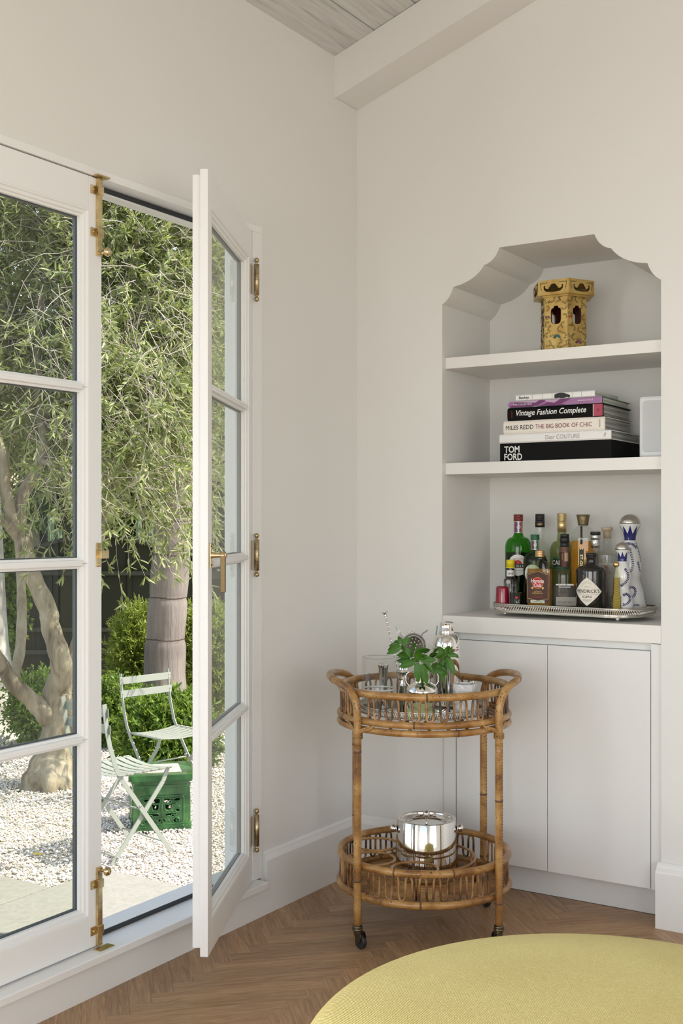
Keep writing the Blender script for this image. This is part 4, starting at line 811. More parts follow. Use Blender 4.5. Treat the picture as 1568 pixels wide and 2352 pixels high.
cane_ring('inner_ring', .232, .688, .0075, (-60, 70)); cane_ring('lower_rim', RR+.002, .246, .0115, (-75, -113, -35, 20, 95)); cane_ring('lower_ring', RR+.004, .152, .0115, (-96, -140, 15, 120))
# curled gallery canes: one bent length between each pair of legs
def wave(z0, z1, a0, a1, n, r, ph=0):
    pts = []; K = n*20
    for i in range(K+1):
        t_ = 2*PI*n*i/K+ph; w_ = (a1-a0)/n; a = a0+(a1-a0)*i/K-math.sin(2*t_)*w_*.078; sn = math.sin(t_); q = .5+.5*sn*(1.32-.32*sn*sn)
        pts.append((r*math.cos(a), r*math.sin(a), z0+(z1-z0)*q))
    return pts
legs = [(-.217, -.195), (.217, -.195), (.217, .195), (-.217, .195)]
la = [math.atan2(y, x) for x, y in legs]
for zz0, zz1, rr_ in ((.7015, .7680, RR), (.1625, .2370, RR+.001)):
    for i in range(4):
        a0 = la[i]; a1 = la[(i+1) % 4]
        while a1 < a0: a1 += 2*PI
        n = round((a1-a0)*RR/.0448)
        m = MB(); m.tube(wave(zz0, zz1, a0+.05, a1-.05, n, rr_, PI/2 if i % 2 else -PI/2), .0036, 8); m.build('curled_cane', cane, ct)
# handles: bent canes that go on down as the legs
for sx in (-1, 1):
    P = [(-.217, -.195, .62), (-.217, -.195, .70), (-.2205, -.193, .745), (-.236, -.178, .780), (-.260, -.145, .798), (-.289, -.088, .8075), (-.303, 0, .811), (-.289, .088, .8075), (-.260, .145, .798), (-.236, .178, .780), (-.2205, .193, .745), (-.217, .195, .70), (-.217, .195, .62)]
    P = [(x if sx < 0 else -x, y, z) for x, y, z in P]; m = MB(); m.tube(smooth_path(P, 6), .0120, 14); o = m.build('handle', rattan, ct)
    for i in (5, 9):
        p_ = Vector(P[i]); q_ = Vector(P[i+1]); d = (q_-p_).normalized()*.003; m = MB(); m.tube([p_-d, p_-d*.3, p_+d*.3, p_+d], [.0122, .0130, .0130, .0122], 14); m.build('cane_node', knot, o)
for k, (x, y) in enumerate(legs):
    m = MB(); nz_ = [.062, .12, .20, .30, .40, .50, .60, .6195]; m.tube([(x, y, z) for z in nz_], [.0115, .0122, .0118, .0123, .0118, .0122, .0119, .0121], 16); lg = m.build('leg', rattan, ct)
    for z in ((.205, .60), (.135, .45), (.38, .17), (.31, .55))[k]:
        m = MB(); m.lathe([(.0118, z-.004), (.0129, z-.001), (.0129, z+.001), (.0118, z+.004)], 16, c=(x, y)); m.build('cane_node', knot, lg)
    if k in (1, 2):   # carved notches up the inner side of two legs
        m = MB(); z = .16 if k == 1 else .25
        while z < .63:
            a = math.atan2(-.4, .75 if k == 1 else .6); m.tube([(x+.0112*math.cos(a+d), y+.0112*math.sin(a+d), z+abs(d)*.004) for d in (-.45, 0, .45)], [.0006, .0024, .0006], 5); z += .0095 if k == 1 else .011
        m.build('notches', knot, lg)
    # cane lashings under the tray rings
    m = MB(); inx, iny = -x/abs(x), -y/abs(y)
    for i in range(4): m.tube([(x+.0145*math.cos(q), y+.0145*math.sin(q), .643+i*.0042+.002*math.sin(q)) for q in lin(0, 2*PI, 20)[:-1]], .0024, 6, closed=True, flat=.6)
    ang = math.atan2(y, x)
    for sg in (-1, 1):
        for i in range(3):
            a2 = ang+sg*(.17+.02*i); m.tube(smooth_path([(x+.013*math.cos(ang), y+.013*math.sin(ang), .652+.003*i), (x*1.0+.015*math.cos(ang+sg*1.4), y+.015*math.sin(ang+sg*1.4), .662+.004*i), ((RR+.013)*math.cos(a2), (RR+.013)*math.sin(a2), .674+.005*i)], 5), .0026, 6)
    m.build('lashing', rattan, ct)
    # casters
    cs = bpy.data.objects.new('caster', None)
    m = MB(); m.lathe([(.0001, .052), (.0125, .052), (.0165, .054), (.0165, .057), (.014, .059), (.0155, .061), (.0150, .067), (.0118, .069), (.0001, .069)], 24, c=(x, y))
    tr_ = math.atan2(-1.0, (.8, -.8, .5, .3)[k]); dx, dy = math.cos(tr_), math.sin(tr_); ox, oy = x+dx*.016, y+dy*.016
    for sg in (-1, 1):
        px_, py_ = -dy*sg*.0095, dx*sg*.0095; m.prism([(-.016, .052), (.016, .052), (.022, .040), (.019, .030), (.008, .017), (0, .017), (-.006, .030)], lambda u, z: (x+px_+dx*(u+.008), y+py_+dy*(u+.008), z), lambda u, z: (x+px_*1.15+dx*(u+.008), y+py_*1.15+dy*(u+.008), z))
    co_ = m.build('caster', darkbrass, ct)
    m = MB(); prof = [(.010, -.006), (.020, -.007), (.0222, -.004), (.0222, .004), (.020, .007), (.010, .006), (.0, .0055)]
    vs0 = len(m.v); m.lathe([(max(r, .0001), z) for r, z in [(0, -.0055)]+prof], 28)
    for i in range(vs0, len(m.v)):
        u, w_, z = m.v[i]; m.v[i] = (ox+dx*u-dy*z, oy+dy*u+dx*z, .0226+w_)
    m.build('wheel', rubber, co_)
# decks of thin rods
for zz, R_, nm in ((.675, .262, 'rod_deck'), (.143, .266, 'rod_deck')):
    m = MB(); n = 30 if zz < .3 else 9
    for i in range(n):
        u = -R_+2*R_*(i+.5)/n; hl = math.sqrt(max(R_*R_-u*u, 0))
        if hl > .02: m.tube([(u, -hl, zz), (u, hl, zz)] if zz > .3 else [(-hl, u, zz), (hl, u, zz)], .0082 if zz < .3 else .0055, 8)
    m.build(nm, rattan, ct)
# bottle rings on the lower tier
def bring(pts, closed=True, r=.0042): m = MB(); m.tube(pts, r, 10, closed=closed); return m.build('bottle_ring', rattan, ct)
bring(ringpts(.076, .236, 40, (-.150, .098))); bring(ringpts(.076, .232, 40, (-.172, -.056))); bring(ringpts(.072, .236, 40, (-.040, -.178)))
bring([(.03+.135*math.cos(a), -.0+.165*math.sin(a), .225) for a in lin(math.radians(-85), math.radians(120), 30)], closed=False)
for a in lin(math.radians(-75), math.radians(110), 6):
    x, y = .03+.135*math.cos(a), .165*math.sin(a); MB().tube([(x, y, .152), (x, y, .223)], .0035, 8).build('ring_post', cane, ct)
for c_ in ((-.226, .098), (-.247, -.056), (-.04, -.248), (-.075, .10), (-.098, -.056), (-.04, -.108)): MB().tube([(c_[0], c_[1], .152), (c_[0], c_[1], .232)], .0034, 8).build('ring_post', cane, ct)
# ---- ice bucket
def on_cart(name, lab, cat, lx, ly, z, rz=0, group=None):
    c, s_ = math.cos(GA), math.sin(GA); return thing(name, lab, cat, (CC.x+lx*c-ly*s_, CC.y+lx*s_+ly*c, z), GA+rz, group)
b = on_cart('ice_bucket', 'polished steel ice bucket with lid and ball knob on the lower tier', 'ice bucket', .0105, .025, .1514); R = .0965
m = MB(); m.lathe([(.0001, .0005), (R-.006, .0005), (R-.001, .004), (R, .010), (R, .189), (R-.0015, .191), (R-.010, .191), (R-.012, .188), (R-.012, .172)], 72); m.build('body', chrome, b)
m = MB(); m.lathe([(.0001, .174), (R-.030, .1745), (R-.022, .176), (R-.014, .184), (R-.0125, .184), (R-.0125, .1725), (.0001, .1725)], 72); ld = m.build('lid', chrome, b)
m = MB(); m.lathe([(.0045, .174), (.0045, .192), (.0065, .194)], 20); m.ball((0, 0, .203), .0125, 24, 16); m.build('lid_knob', chrome, ld)
for sx in (-1, 1):
    m = MB(); a = .18*sx
    for u0, rr_ in ((.0, .013), (.006, .009), (.010, .013)): m.ball((sx*(R+.003+u0), -.010, .160), rr_, 16, 10, sx=.25 if u0 < .01 else .8)
    m.build('handle_pivot', chrome, b)
m = MB(); m.tube(smooth_path([(-R-.010, -.010, .158), (-R-.012, .03, .150), (-.07, .098, .142), (0, .118, .140), (.07, .098, .142), (R+.012, .03, .150), (R+.010, -.010, .158)], 6), .0032, 8); m.build('bail_handle', chrome, b)
# ---- round mirrored gallery tray on the upper tier
tr = on_cart('gallery_tray', 'round silver gallery tray standing inside the top tier of the cart', 'tray', 0, 0, .6957)
m = MB(); m.lathe([(.0001, 0), (.206, 0), (.209, .002), (.209, .004), (.0001, .004)], 72); m.build('tray_base', silver, tr); RP = ringpts(.208, 0, 72)
m = MB(); m.tube([(x, y, .024) for x, y, _ in RP], .0022, 8, closed=True); m.build('tray_rim', tin, tr); Pl2 = [Vector(p_) for p_ in RP]; L2 = [0]
for i in range(72): L2.append(L2[-1]+(Pl2[(i+1) % 72]-Pl2[i]).length)
gallery('pierced_gallery', Pl2, L2, 96, .005, .0225, .0013, tin, tr)
m = MB()
for i in range(96): a = 2*PI*(i+.0)/96; m.tube([(.208*math.cos(a), .208*math.sin(a), .0045), (.208*math.cos(a), .208*math.sin(a), .023)], .001, 4)
m.build('gallery_bars', tin, tr)
ZU = .6999
def bar(name, lab, cat, px, D, rz=0, z=ZU, group=None): return on_cart(name, lab, cat, (px-784)/FOC*D-.266, D-3.77, z, rz, group)
def zb(py, D): return CAMZ-(py-1203)/FOC*D-ZU
# mixing glass
g_ = bar('mixing_glass', 'clear glass beaker with a pouring lip at the left of the cart top', 'glass', 869, 3.69); R = .0525; h = zb(1509.5, 3.69)
m = MB(); n = 48
prof = [(.0001, .0003), (R-.001, .0003), (R, .003), (R, h), (R-.0012, h+.0006), (R-.0024, h), (R-.0024, .008), (.0001, .007)]; m.lathe(prof, n)
for i, (x, y, z) in enumerate(m.v):
    if z > h-.02:
        a = math.atan2(y, x); k = math.exp(-((a+.25)/.22)**2)*max(0, (z-(h-.02))/.02)**1.5; m.v[i] = (x*(1+.42*k), y*(1+.42*k), z)
m.build('glass', clear, g_); m = MB(); m.tube(ringpts(R+.0004, zb(1582, 3.69), 48), .0016, 6, closed=True, flat=2.0); m.build('frosted_band', mat('frosted_band', (.72, .72, .70), .7), g_)
m = MB(); m.tube(ringpts(R-.001, h+.0002, 48)[0:2]+ringpts(R-.001, h+.0002, 48)[2:], .0008, 6, closed=True)
for i, (x, y, z) in enumerate(m.v): a = math.atan2(y, x); k = math.exp(-((a+.25)/.22)**2); m.v[i] = (x*(1+.42*k), y*(1+.42*k), z)
m.build('rim', mat('glass_edge', (.45, .47, .45), .08, trans=.5), g_)
# tall jigger behind it
j = bar('jigger', 'tall narrow steel jigger seen through the glass beaker', 'jigger', 880, 3.79); h = zb(1525, 3.79)
m = MB(); m.lathe([(.0001, .0003), (.015, .0003), (.0125, .03), (.0085, .055), (.0105, .07), (.0165, h-.004), (.0185, h), (.0172, h), (.009, .075), (.0001, .07)], 36); m.build('body', chrome, j)
j = bar('jigger', 'double-cone steel jigger between the beaker and the silver vase', 'jigger', 924.5, 3.72); h = zb(1541, 3.72); zw = zb(1575, 3.72)
m = MB(); m.lathe([(.0001, .0003), (.0185, .0003), (.019, .002), (.0085, zw-.004), (.0105, zw-.002), (.0105, zw+.003), (.0085, zw+.005), (.0215, h-.002), (.0225, h), (.021, h), (.007, zw+.008), (.0001, zw+.007)], 36); m.build('body', chrome, j)
for z in (zw-.0005, zw+.0025): pass
# napkins and vase
nk = bar('napkin_stack', 'pale green folded paper napkins under the silver vase', 'napkins', 969, 3.615, .03)
m = MB(); 
for i in range(5): m.box(-.046, .046, -.045, .045, .0005+i*.0042, .0041+i*.0042)
m.build('napkins', napkin, nk, bevel=.001)
D = 3.62; vz = bar('vase', 'squat round silver vase holding sprigs of mint', 'vase', 969, D, z=ZU+.0212)
def zv(py): return CAMZ-(py-1203)/FOC*D-ZU-.0212
hb = zv(1562)
m = MB(); Rb = .0505; zm = zv(1589); prof = [(.0001, .0003), (.020, .0003), (.022, .002)]+[(Rb*math.cos(q), zm+(zm-.001)*math.sin(q)*(.98 if q < 0 else .62)) for q in lin(-1.15, 1.05, 18)]+[(.0262, zv(1563)), (.0257, zv(1558)), (.0262, zv(1545)), (.028, zv(1541)), (.0265, zv(1541)), (.0245, zv(1556)), (.0001, zv(1560))]
m.lathe(prof, 56); m.build('body', silver, vz)
for sx in (-1, 1):
    m = MB(); m.tube(smooth_path([(sx*.026, 0, zv(1545)), (sx*.040, 0, zv(1543)), (sx*.050, 0, zv(1552)), (sx*.050, 0, zv(1566)), (sx*.040, 0, zv(1575))], 6), .0016, 8); m.build('handle', silver, vz)
# mint sprigs: stems and broad serrated leaves
mt = thing('mint_bunch', 'fresh green mint sprigs standing in the silver vase', 'herbs', tuple(at(968, 1556, D)))
LM = Matrix.Translation(mt.location).inverted(); stems = MB()
def mleaf(px, py, dD, ux, uy, uz, ln, roll=0, w=.50):
    # leaf: base at a picture column/row & depth, pointing (ux right, uy up, uz towards viewer)
    ln *= 1.06; b0 = LM @ at(px, py, D+dD); ex = Vector((math.cos(GA), math.sin(GA), 0)); ey = Vector((-math.sin(GA), math.cos(GA), 0)); d = (ex*ux+Vector((0, 0, 1))*uy-ey*uz).normalized()
    s_ = d.cross(ey if abs(uz) < .8 else Vector((0, 0, 1))).normalized(); nn = s_.cross(d).normalized(); R_ = Matrix.Rotation(roll, 3, d); s_ = R_ @ s_; nn = R_ @ nn
    m = MB(); vs = []; n = 17
    for i in range(n):
        t_ = i/(n-1); wd = ln*w*.5*(t_**.62*(1-t_)**.95/.415)*(1+.16*(i % 2)) if 0 < i < n-1 else .0003
        droop = -.16*ln*t_*t_
        c = b0+d*ln*t_+nn*(.10*ln*math.sin(PI*t_))+Vector((0, 0, droop))
        for u, dz in ((-1, .16), (-.5, .10), (0, -.06), (.5, .10), (1, .16)): vs.append(c+s_*wd*u+nn*(wd*dz*1.6+(.0013 if (i % 2) and abs(u) == .5 else 0)))
    m.add(vs, [(i*5+k, i*5+k+1, i*5+5+k+1, i*5+5+k) for i in range(n-1) for k in range(4)], smooth=True)
    m.build('mint_leaf', mint, mt, recalc=False)
for L_ in [ # px, py, depth offset, direction, length, roll
    (960, 1519, -.045, .02, .9, .45, .048, 0), (958, 1522, -.050, .03, -1, .35, .052, .1), (968, 1525, -.048, .30, -1, .3, .056, -.2), (955, 1520, -.045, -1, -.12, .2, .052, .2), (965, 1518, -.045, 1, .25, .2, .048, -.2), (955, 1516, -.055, -.8, .3, .6, .020, .1), (966, 1516, -.055, .7, .5, .6, .018, 0),
    (925, 1481, -.02, -.45, 1, .1, .034, .2), (925, 1482, -.02, .75, 1, .2, .038, -.2), (922, 1484, -.02, -1, -.35, .2, .048, .3), (924, 1486, -.01, -1, -.02, .1, .044, .5), (930, 1487, -.02, .35, -.6, .3, .030, .2), (918, 1478, .0, -.6, .3, -.3, .022, .3),
    (950, 1503, .0, -1, .12, .1, .052, .6), (950, 1500, .01, .2, .9, -.1, .040, .9), (955, 1498, .015, .8, .4, -.3, .035, .4), (945, 1505, .0, -.7, .9, .1, .046, .3), (965, 1500, .03, 1, .5, -.1, .034, .8),
    (1000, 1510, -.01, 1, .35, .1, .050, .3), (998, 1530, .0, .75, -.35, .2, .046, .2), (985, 1535, -.01, 1, -.1, .2, .048, -.3), (1003, 1526, .0, .45, -1, .3, .050, .1), (1010, 1508, .01, .5, -.9, .2, .042, .2), (985, 1510, .02, 1, .45, -.1, .036, .5),
    (1024, 1510, -.02, .55, -1, .2, .052, .2), (1024, 1502, -.02, .35, 1, .3, .034, .3), (1026, 1504, -.02, 1, .15, .2, .034, -.3), (1020, 1500, -.01, -.6, .75, .2, .034, .3), (1034, 1502, -.02, .2, 1, .1, .028, .5), (1036, 1504, -.02, 1, -.2, .2, .024, .2), (1018, 1505, .0, -.3, -.9, .1, .040, .4), (1015, 1516, .01, .2, -1, -.1, .045, .1),
    (940, 1520, .01, -1, .25, -.1, .040, .2), (975, 1540, -.03, -.3, -1, .4, .036, .3)]:
    mleaf(*L_)
    q_ = list(L_); q_[0] += rr.uniform(-7, 7); q_[1] += rr.uniform(-6, 4); q_[2] += .012; q_[3] += rr.uniform(-.6, .6); q_[4] += rr.uniform(-.3, .5); q_[6] *= .72; q_[7] += rr.uniform(-.8, .8); mleaf(*q_)
m = MB()
for path in ([(966, 1556), (963, 1535), (960, 1520)], [(962, 1556), (950, 1520), (935, 1495), (925, 1480)], [(974, 1556), (985, 1535), (1005, 1518), (1026, 1503)], [(970, 1556), (985, 1538), (998, 1530)], [(964, 1556), (955, 1520), (950, 1500)], [(972, 1556), (982, 1530), (1000, 1510)]):
    m.tube([LM @ at(x, y, D-.01*i) for i, (x, y) in enumerate(path)], .0013, 6)
m.build('stems', mat('mint_stem', (.10, .16, .03), .5), mt)
# shaker
D2 = 3.86; sh = bar('cocktail_shaker', 'tall polished silver cocktail shaker with domed cap', 'shaker', 1025, D2); z_ = lambda py: zb(py, D2); s = D2/FOC; R = 32.3*s
m = MB(); m.lathe([(.0001, .0003), (R*.90, .0003), (R*.92, .004), (R, z_(1495)), (R, z_(1490)), (R*1.02, z_(1489)), (R*1.02, z_(1486)), (R, z_(1485))]+[(R*(.50+.49*math.cos(q)), z_(1484)+(z_(1456)-z_(1484))*math.sin(q)) for q in lin(.05, PI/2, 12)]+[(R*.47, z_(1455)), (.0001, z_(1455))], 56); m.build('body', chrome, sh)
m = MB(); m.lathe([(.0001, z_(1455.5)), (17.5*s, z_(1455.5)), (17.8*s, z_(1453)), (16.4*s, z_(1450)), (17.3*s, z_(1448.5)), (15.8*s, z_(1447)), (15.6*s, z_(1432)), (15.9*s, z_(1431))]+[(15.9*s*math.cos(q), z_(1431)+(z_(1426)-z_(1431))*math.sin(q)) for q in lin(.1, PI/2, 6)], 40); m.build('cap', chrome, sh)
# steel cup with spoon, strainer and stirrer
D3 = 3.86; jc = bar('julep_cup', 'narrow polished steel cup holding the bar spoon and strainer', 'cup', 926, D3); h = zb(1487, D3)
m = MB(); m.lathe([(.0001, .0003), (.013, .0003), (.014, .004), (.0175, h*.5), (.0185, h), (.017, h), (.016, h*.5), (.011, .006), (.0001, .006)], 36); m.build('body', chrome, jc)
sp_ = thing('bar_spoon', 'long twisted bar spoon with a round disc end leaning left', 'spoon', tuple(at(922, 1560, D3))); LI = Matrix.Translation(sp_.location).inverted()
A, B = LI @ at(884.5, 1413, D3+.02), Vector((0, 0, -.02)); m = MB(); n = 60; d = (B-A); a_ = d.normalized().orthogonal(); b_ = d.normalized().cross(a_)
for q0 in (0, PI): m.tube([A+d*i/n+(a_*math.cos(i*.8+q0)+b_*math.sin(i*.8+q0))*.0013 for i in range(n+1)], .0014, 6)
m.build('twisted_shaft', chrome, sp_); m = MB(); m.lathe([(.0001, -.006), (.0045, -.006), (.006, -.003), (.004, 0), (.006, .004), (.0105, .010), (.0098, .0125), (.0001, .009)], 28)
m.xf(Matrix.Translation(A) @ (-d).to_track_quat('Z', 'Y').to_matrix().to_4x4()); m.build('disc_end', chrome, sp_)
st = thing('strainer', 'round steel cocktail strainer with spring coil, tilted in the cup', 'strainer', tuple(at(949, 1482, D3-.01))); st.rotation_euler = (math.radians(8), math.radians(-10), GA); R = 27*D3/FOC
dark = mat('darkened_steel', (.30, .28, .26), .22, 1)
m = MB(); hl = [(.58*R*math.cos(q)*k, .58*R*math.sin(q)*k) for k, nn_ in ((1, 12), (.5, 6)) for q in [2*PI*i/nn_ for i in range(nn_)]]
holes = [[(x+.0022*math.cos(q), y+.0022*math.sin(q)) for q in [2*PI*i/8 for i in range(8)]] for x, y in hl]
holed(m, [(R*math.cos(q), R*math.sin(q)) for q in [2*PI*i/48 for i in range(48)]], holes, lambda x, z: (x, -.001, z), lambda x, z: (x, .001, z))
m.tube([(R*math.cos(q), 0, R*math.sin(q)) for q in [2*PI*i/48 for i in range(48)]], .002, 8, closed=True)
m.build('plate', dark, st); m = MB(); n = 64
m.tube([((R*.84+.0045*math.cos(i*PI/2))*math.cos(i/(n*6)*2*PI), -.003+.0045*math.sin(i*PI/2), (R*.84+.0045*math.cos(i*PI/2))*math.sin(i/(n*6)*2*PI)) for i in range(n*6)], .0007, 4); m.build('spring', chrome, st)
m = MB(); m.tube(smooth_path([(R*.75, 0, R*.62), (R*.98, 0, R*.88), (R*1.25, 0, R*.98), (R*1.38, 0, R*1.10)], 5), [.004]*10+[.0045]*6, 8, flat=.5); m.build('prong', dark, st)
m = MB(); m.tube(smooth_path([(-R*.25, 0, R*.95), (-R*.2, 0, R*1.18), (R*.2, 0, R*1.20), (R*.28, 0, R*.95)], 5), .0028, 8, flat=.6); m.build('tab', chrome, st)
mu = thing('glass_stirrer', 'thick clear glass stirring rod with a flared end beside the strainer', 'stirrer', tuple(at(926, 1540, D3-.005))); LI = Matrix.Translation(mu.location).inverted()
m = MB(); A = LI @ at(912, 1437, D3+.01); B = LI @ at(918, 1460, D3+.005); C_ = LI @ at(933, 1490, D3); m.tube([A, A.lerp(B, .1), A.lerp(B, .6), B, B.lerp(C_, .4), C_, Vector((0, 0, 0))], [.0065, .0055, .0055, .0065, .010, .0095, .006], 20); m.build('rod', glassy('rod_glass', (.86, .90, .90)), mu)
# tall tumbler with straw behind the vase
tg = bar('highball_glass', 'thin tall highball glass standing left of the shaker', 'glass', 983, 3.90); h = zb(1482, 3.90)
m = MB(); m.lathe([(.0001, .0003), (.026, .0003), (.027, .003), (.031, h), (.0298, h), (.0258, .008), (.0001, .008)], 40); m.build('glass', clear, tg)
sw = thing('glass_straw', 'slim clear glass straw leaning right out of the highball glass', 'straw', tuple(at(984, 1560, 3.895))); LI = Matrix.Translation(sw.location).inverted(); m = MB(); m.tube([LI @ at(1004, 1437, 3.92), (0, 0, -.045)], .0024, 10); m.build('tube', pane_glass('straw_glass', (.62, .66, .68)), sw)
gs_ = bar('metal_straw', 'upright matt grey metal tube beside the ribbed stone cup', 'tube', 1030, 3.66); m = MB(); h = zb(1535, 3.66); m.lathe([(.0001, .0003), (.0052, .0003), (.0052, h), (.0038, h), (.0038, h-.02), (.0001, h-.02)], 20); m.build('tube', steel, gs_)
D4 = 3.645; rc = bar('ribbed_cup', 'white ribbed stone cup of silver tongs at the right of the cart top', 'cup', 1067.5, D4); R = 28*D4/FOC; h = zb(1570, D4)
m = MB(); n = 18; P = [(R*math.cos(2*PI*i/n), R*math.sin(2*PI*i/n)) for i in range(n)]; vs = []
prof = [(.86, .0004), (.93, .004), (.985, h*.55), (1.0, h*.985), (.985, h), (.90, h), (.87, h*.95), (.80, .010)]
for k, z in prof: vs += [(x*k, y*k, z) for x, y in P]
m.add(vs, [(a*n+i, a*n+(i+1) % n, (a+1)*n+(i+1) % n, (a+1)*n+i) for a in range(len(prof)-1) for i in range(n)]+[tuple(range(n))[::-1], tuple(7*n+i for i in range(n))]); m.build('body', marble, rc)
tn = bar('ice_tongs', 'silver claw-ended tongs resting in the ribbed stone cup', 'tongs', 1067.5, D4, z=ZU+.013); m = MB()
for sx in (-1, 1):
    m.tube(smooth_path([(sx*.004, 0, .0), (sx*.012, .002, .04), (sx*.022, .0, h-.008), (sx*.027, -.002, h-.011)], 5), .0018, 8)
    for i in range(4): m.tube([(sx*.022, -.006+i*.004, h-.010), (sx*(.0235), -.008+i*.005, h-.007), (sx*.026, -.010+i*.006, h-.011)], .0011, 6)
m.build('claws', silver, tn)

# ------------------------------------------------------------------ pouf
PC = G(.452, 1.955); pu = thing('pouf', 'large round mustard-yellow twill pouf in the right foreground', 'pouf', (PC.x, PC.y, 0))
Rp = .545; prof = [(.0001, .018), (Rp-.03, .018), (Rp-.012, .03), (Rp, .09), (Rp+.004, .20), (Rp, .32), (Rp-.012, .382), (Rp-.035, .424), (Rp-.08, .449), (Rp-.17, .468), (Rp-.32, .480), (.0001, .484)]
pp = smooth_path([(r, 0, z) for r, z in prof[2:]], 5); prof = prof[:2]+[(max(v.x, .0001), v.z) for v in pp]
m = MB(); m.lathe(prof, 128); m.build('cushion', pf, pu)
n_ = 14000; th = rng.uniform(0, 2*PI, n_); rq = Rp-.10*rng.random(n_)**1.5; zq = np.interp(rq, [Rp-.10, Rp-.08, Rp-.035, Rp-.012, Rp+.001], [.4535, .449, .424, .382, .318]); nx = rng.normal(0, 1, (n_, 3))
c_ = np.stack([rq*np.cos(th), rq*np.sin(th), zq], 1); nr = np.stack([np.cos(th)*.55, np.sin(th)*.55, np.full(n_, .8)], 1); d = nr+.7*nx/np.linalg.norm(nx, axis=1)[:, None]; d /= np.linalg.norm(d, axis=1)[:, None]; ln = rng.uniform(.0015, .0042, n_)[:, None]; sd_ = np.cross(d, [0, 0, 1.]); sd_ /= np.linalg.norm(sd_, axis=1)[:, None]
V = np.stack([c_-sd_*.00016, c_+sd_*.00016, c_+d*ln], 1).reshape(-1, 3); npmesh('fuzz', V, np.arange(3*n_).reshape(-1, 3), pf, pu, kind='stuff')
m = MB()
for k in range(4): a = PI/4+k*PI/2; m.lathe([(.0001, .0005), (.02, .0005), (.022, .018), (.0001, .018)], 16, c=(.40*math.cos(a), .40*math.sin(a)))
m.build('feet', black, pu)

# ------------------------------------------------------------------ garden
# patio pavers (aligned with the house) and gravel
pt = thing('patio', None, None, kind='structure')
for row, (y0, y1) in enumerate(((.51, -.40), (-.40, -1.31), (-1.31, -2.22), (-2.22, -3.13), (-3.13, -4.04), (-4.04, -4.95))):
    for c in range(-1, 6):
        xa_ = -.17-.815*c-.0; xb_ = xa_-.815
        if c < 0: continue
        yy0 = y0
        if xb_ < -1.9 and row == 0: yy0 = .16
        MB().box(xb_+.004, xa_-.004, y1+.004, yy0-.004, GZ-.04, GZ+.006+.001*((c*3+row) % 3)).build('paver', paverm, pt, bevel=.003)
m = MB(); V4 = [G(-9, 2.5, GZ-.012), G(3.5, 2.5, GZ-.012), G(3.5, 13, GZ-.012), G(-9, 13, GZ-.012)]
nx_, ny_ = 60, 50; vs = []
for j in range(ny_+1):
    for i in range(nx_+1):
        a, b_ = -9+12.5*i/nx_, 2.5+10.5*j/ny_; vs.append(G(a, b_, GZ-.012+.012*math.sin(a*2.3+b_)*math.cos(b_*1.7-a)*(1 if b_ > 6.3 else .2)))
m.add(vs, [(j*(nx_+1)+i, j*(nx_+1)+i+1, (j+1)*(nx_+1)+i+1, (j+1)*(nx_+1)+i) for j in range(ny_) for i in range(nx_)], smooth=True)
gb = m.build('gravel_bed', gravel, recalc=False, kind='structure')
o = MB().box(-60, 60, -60, 60, GZ-.30, GZ-.10); o.v = [tuple(G(x, y+10, z)) for x, y, z in o.v]; o.build('lawn', mat('garden_soil', (.12, .11, .06), .95), kind='structure')
# loose pebbles as real geometry where the bed is close
n = 62000; a = rng.uniform(-3.2, -.1, n); b_ = 5.3+4.7*rng.random(n)**1.35; keep = np.abs(a/b_+.16) < .19
P = np.stack([CAMX+a*.8425-b_*.5389, CAMY+a*.5389+b_*.8425], 1); keep &= ~((P[:, 0] > -1.82) & (P[:, 1] < .52)) & ~(P[:, 1] < .165) & (P[:, 0] < -.2)
P = P[keep]; n = len(P); s_ = rng.uniform(.0045, .0095, n)*(1+.05*(b_[keep]-5)); q = rng.uniform(0, 2*PI, n); sx_ = s_*rng.uniform(.8, 1.5, n); sy_ = s_*rng.uniform(.7, 1.1, n); sz_ = s_*rng.uniform(.45, .8, n)
base6 = np.array([(1, 0, 0), (0, 1, 0), (-1, 0, 0), (0, -1, 0), (0, 0, 1), (.0, 0, -1)], float); V = base6[None]*np.stack([sx_, sy_, sz_], 1)[:, None, :]; V = V+rng.normal(0, .0011, V.shape)
c_, ss = np.cos(q)[:, None], np.sin(q)[:, None]; X = V[..., 0]*c_-V[..., 1]*ss+P[:, :1]; Y = V[..., 0]*ss+V[..., 1]*c_+P[:, 1:]; Z3 = V[..., 2]+GZ-.004+rng.uniform(-.002, .006, (n, 1))
V = np.stack([X, Y, Z3], 2).reshape(-1, 3); F8 = np.array([(0, 1, 4), (1, 2, 4), (2, 3, 4), (3, 0, 4), (1, 0, 5), (2, 1, 5), (3, 2, 5), (0, 3, 5)]); F = (F8[None]+6*np.arange(n)[:, None, None]).reshape(-1, 3)
npmesh('pebbles', V, F, pebble, gb, kind='stuff')

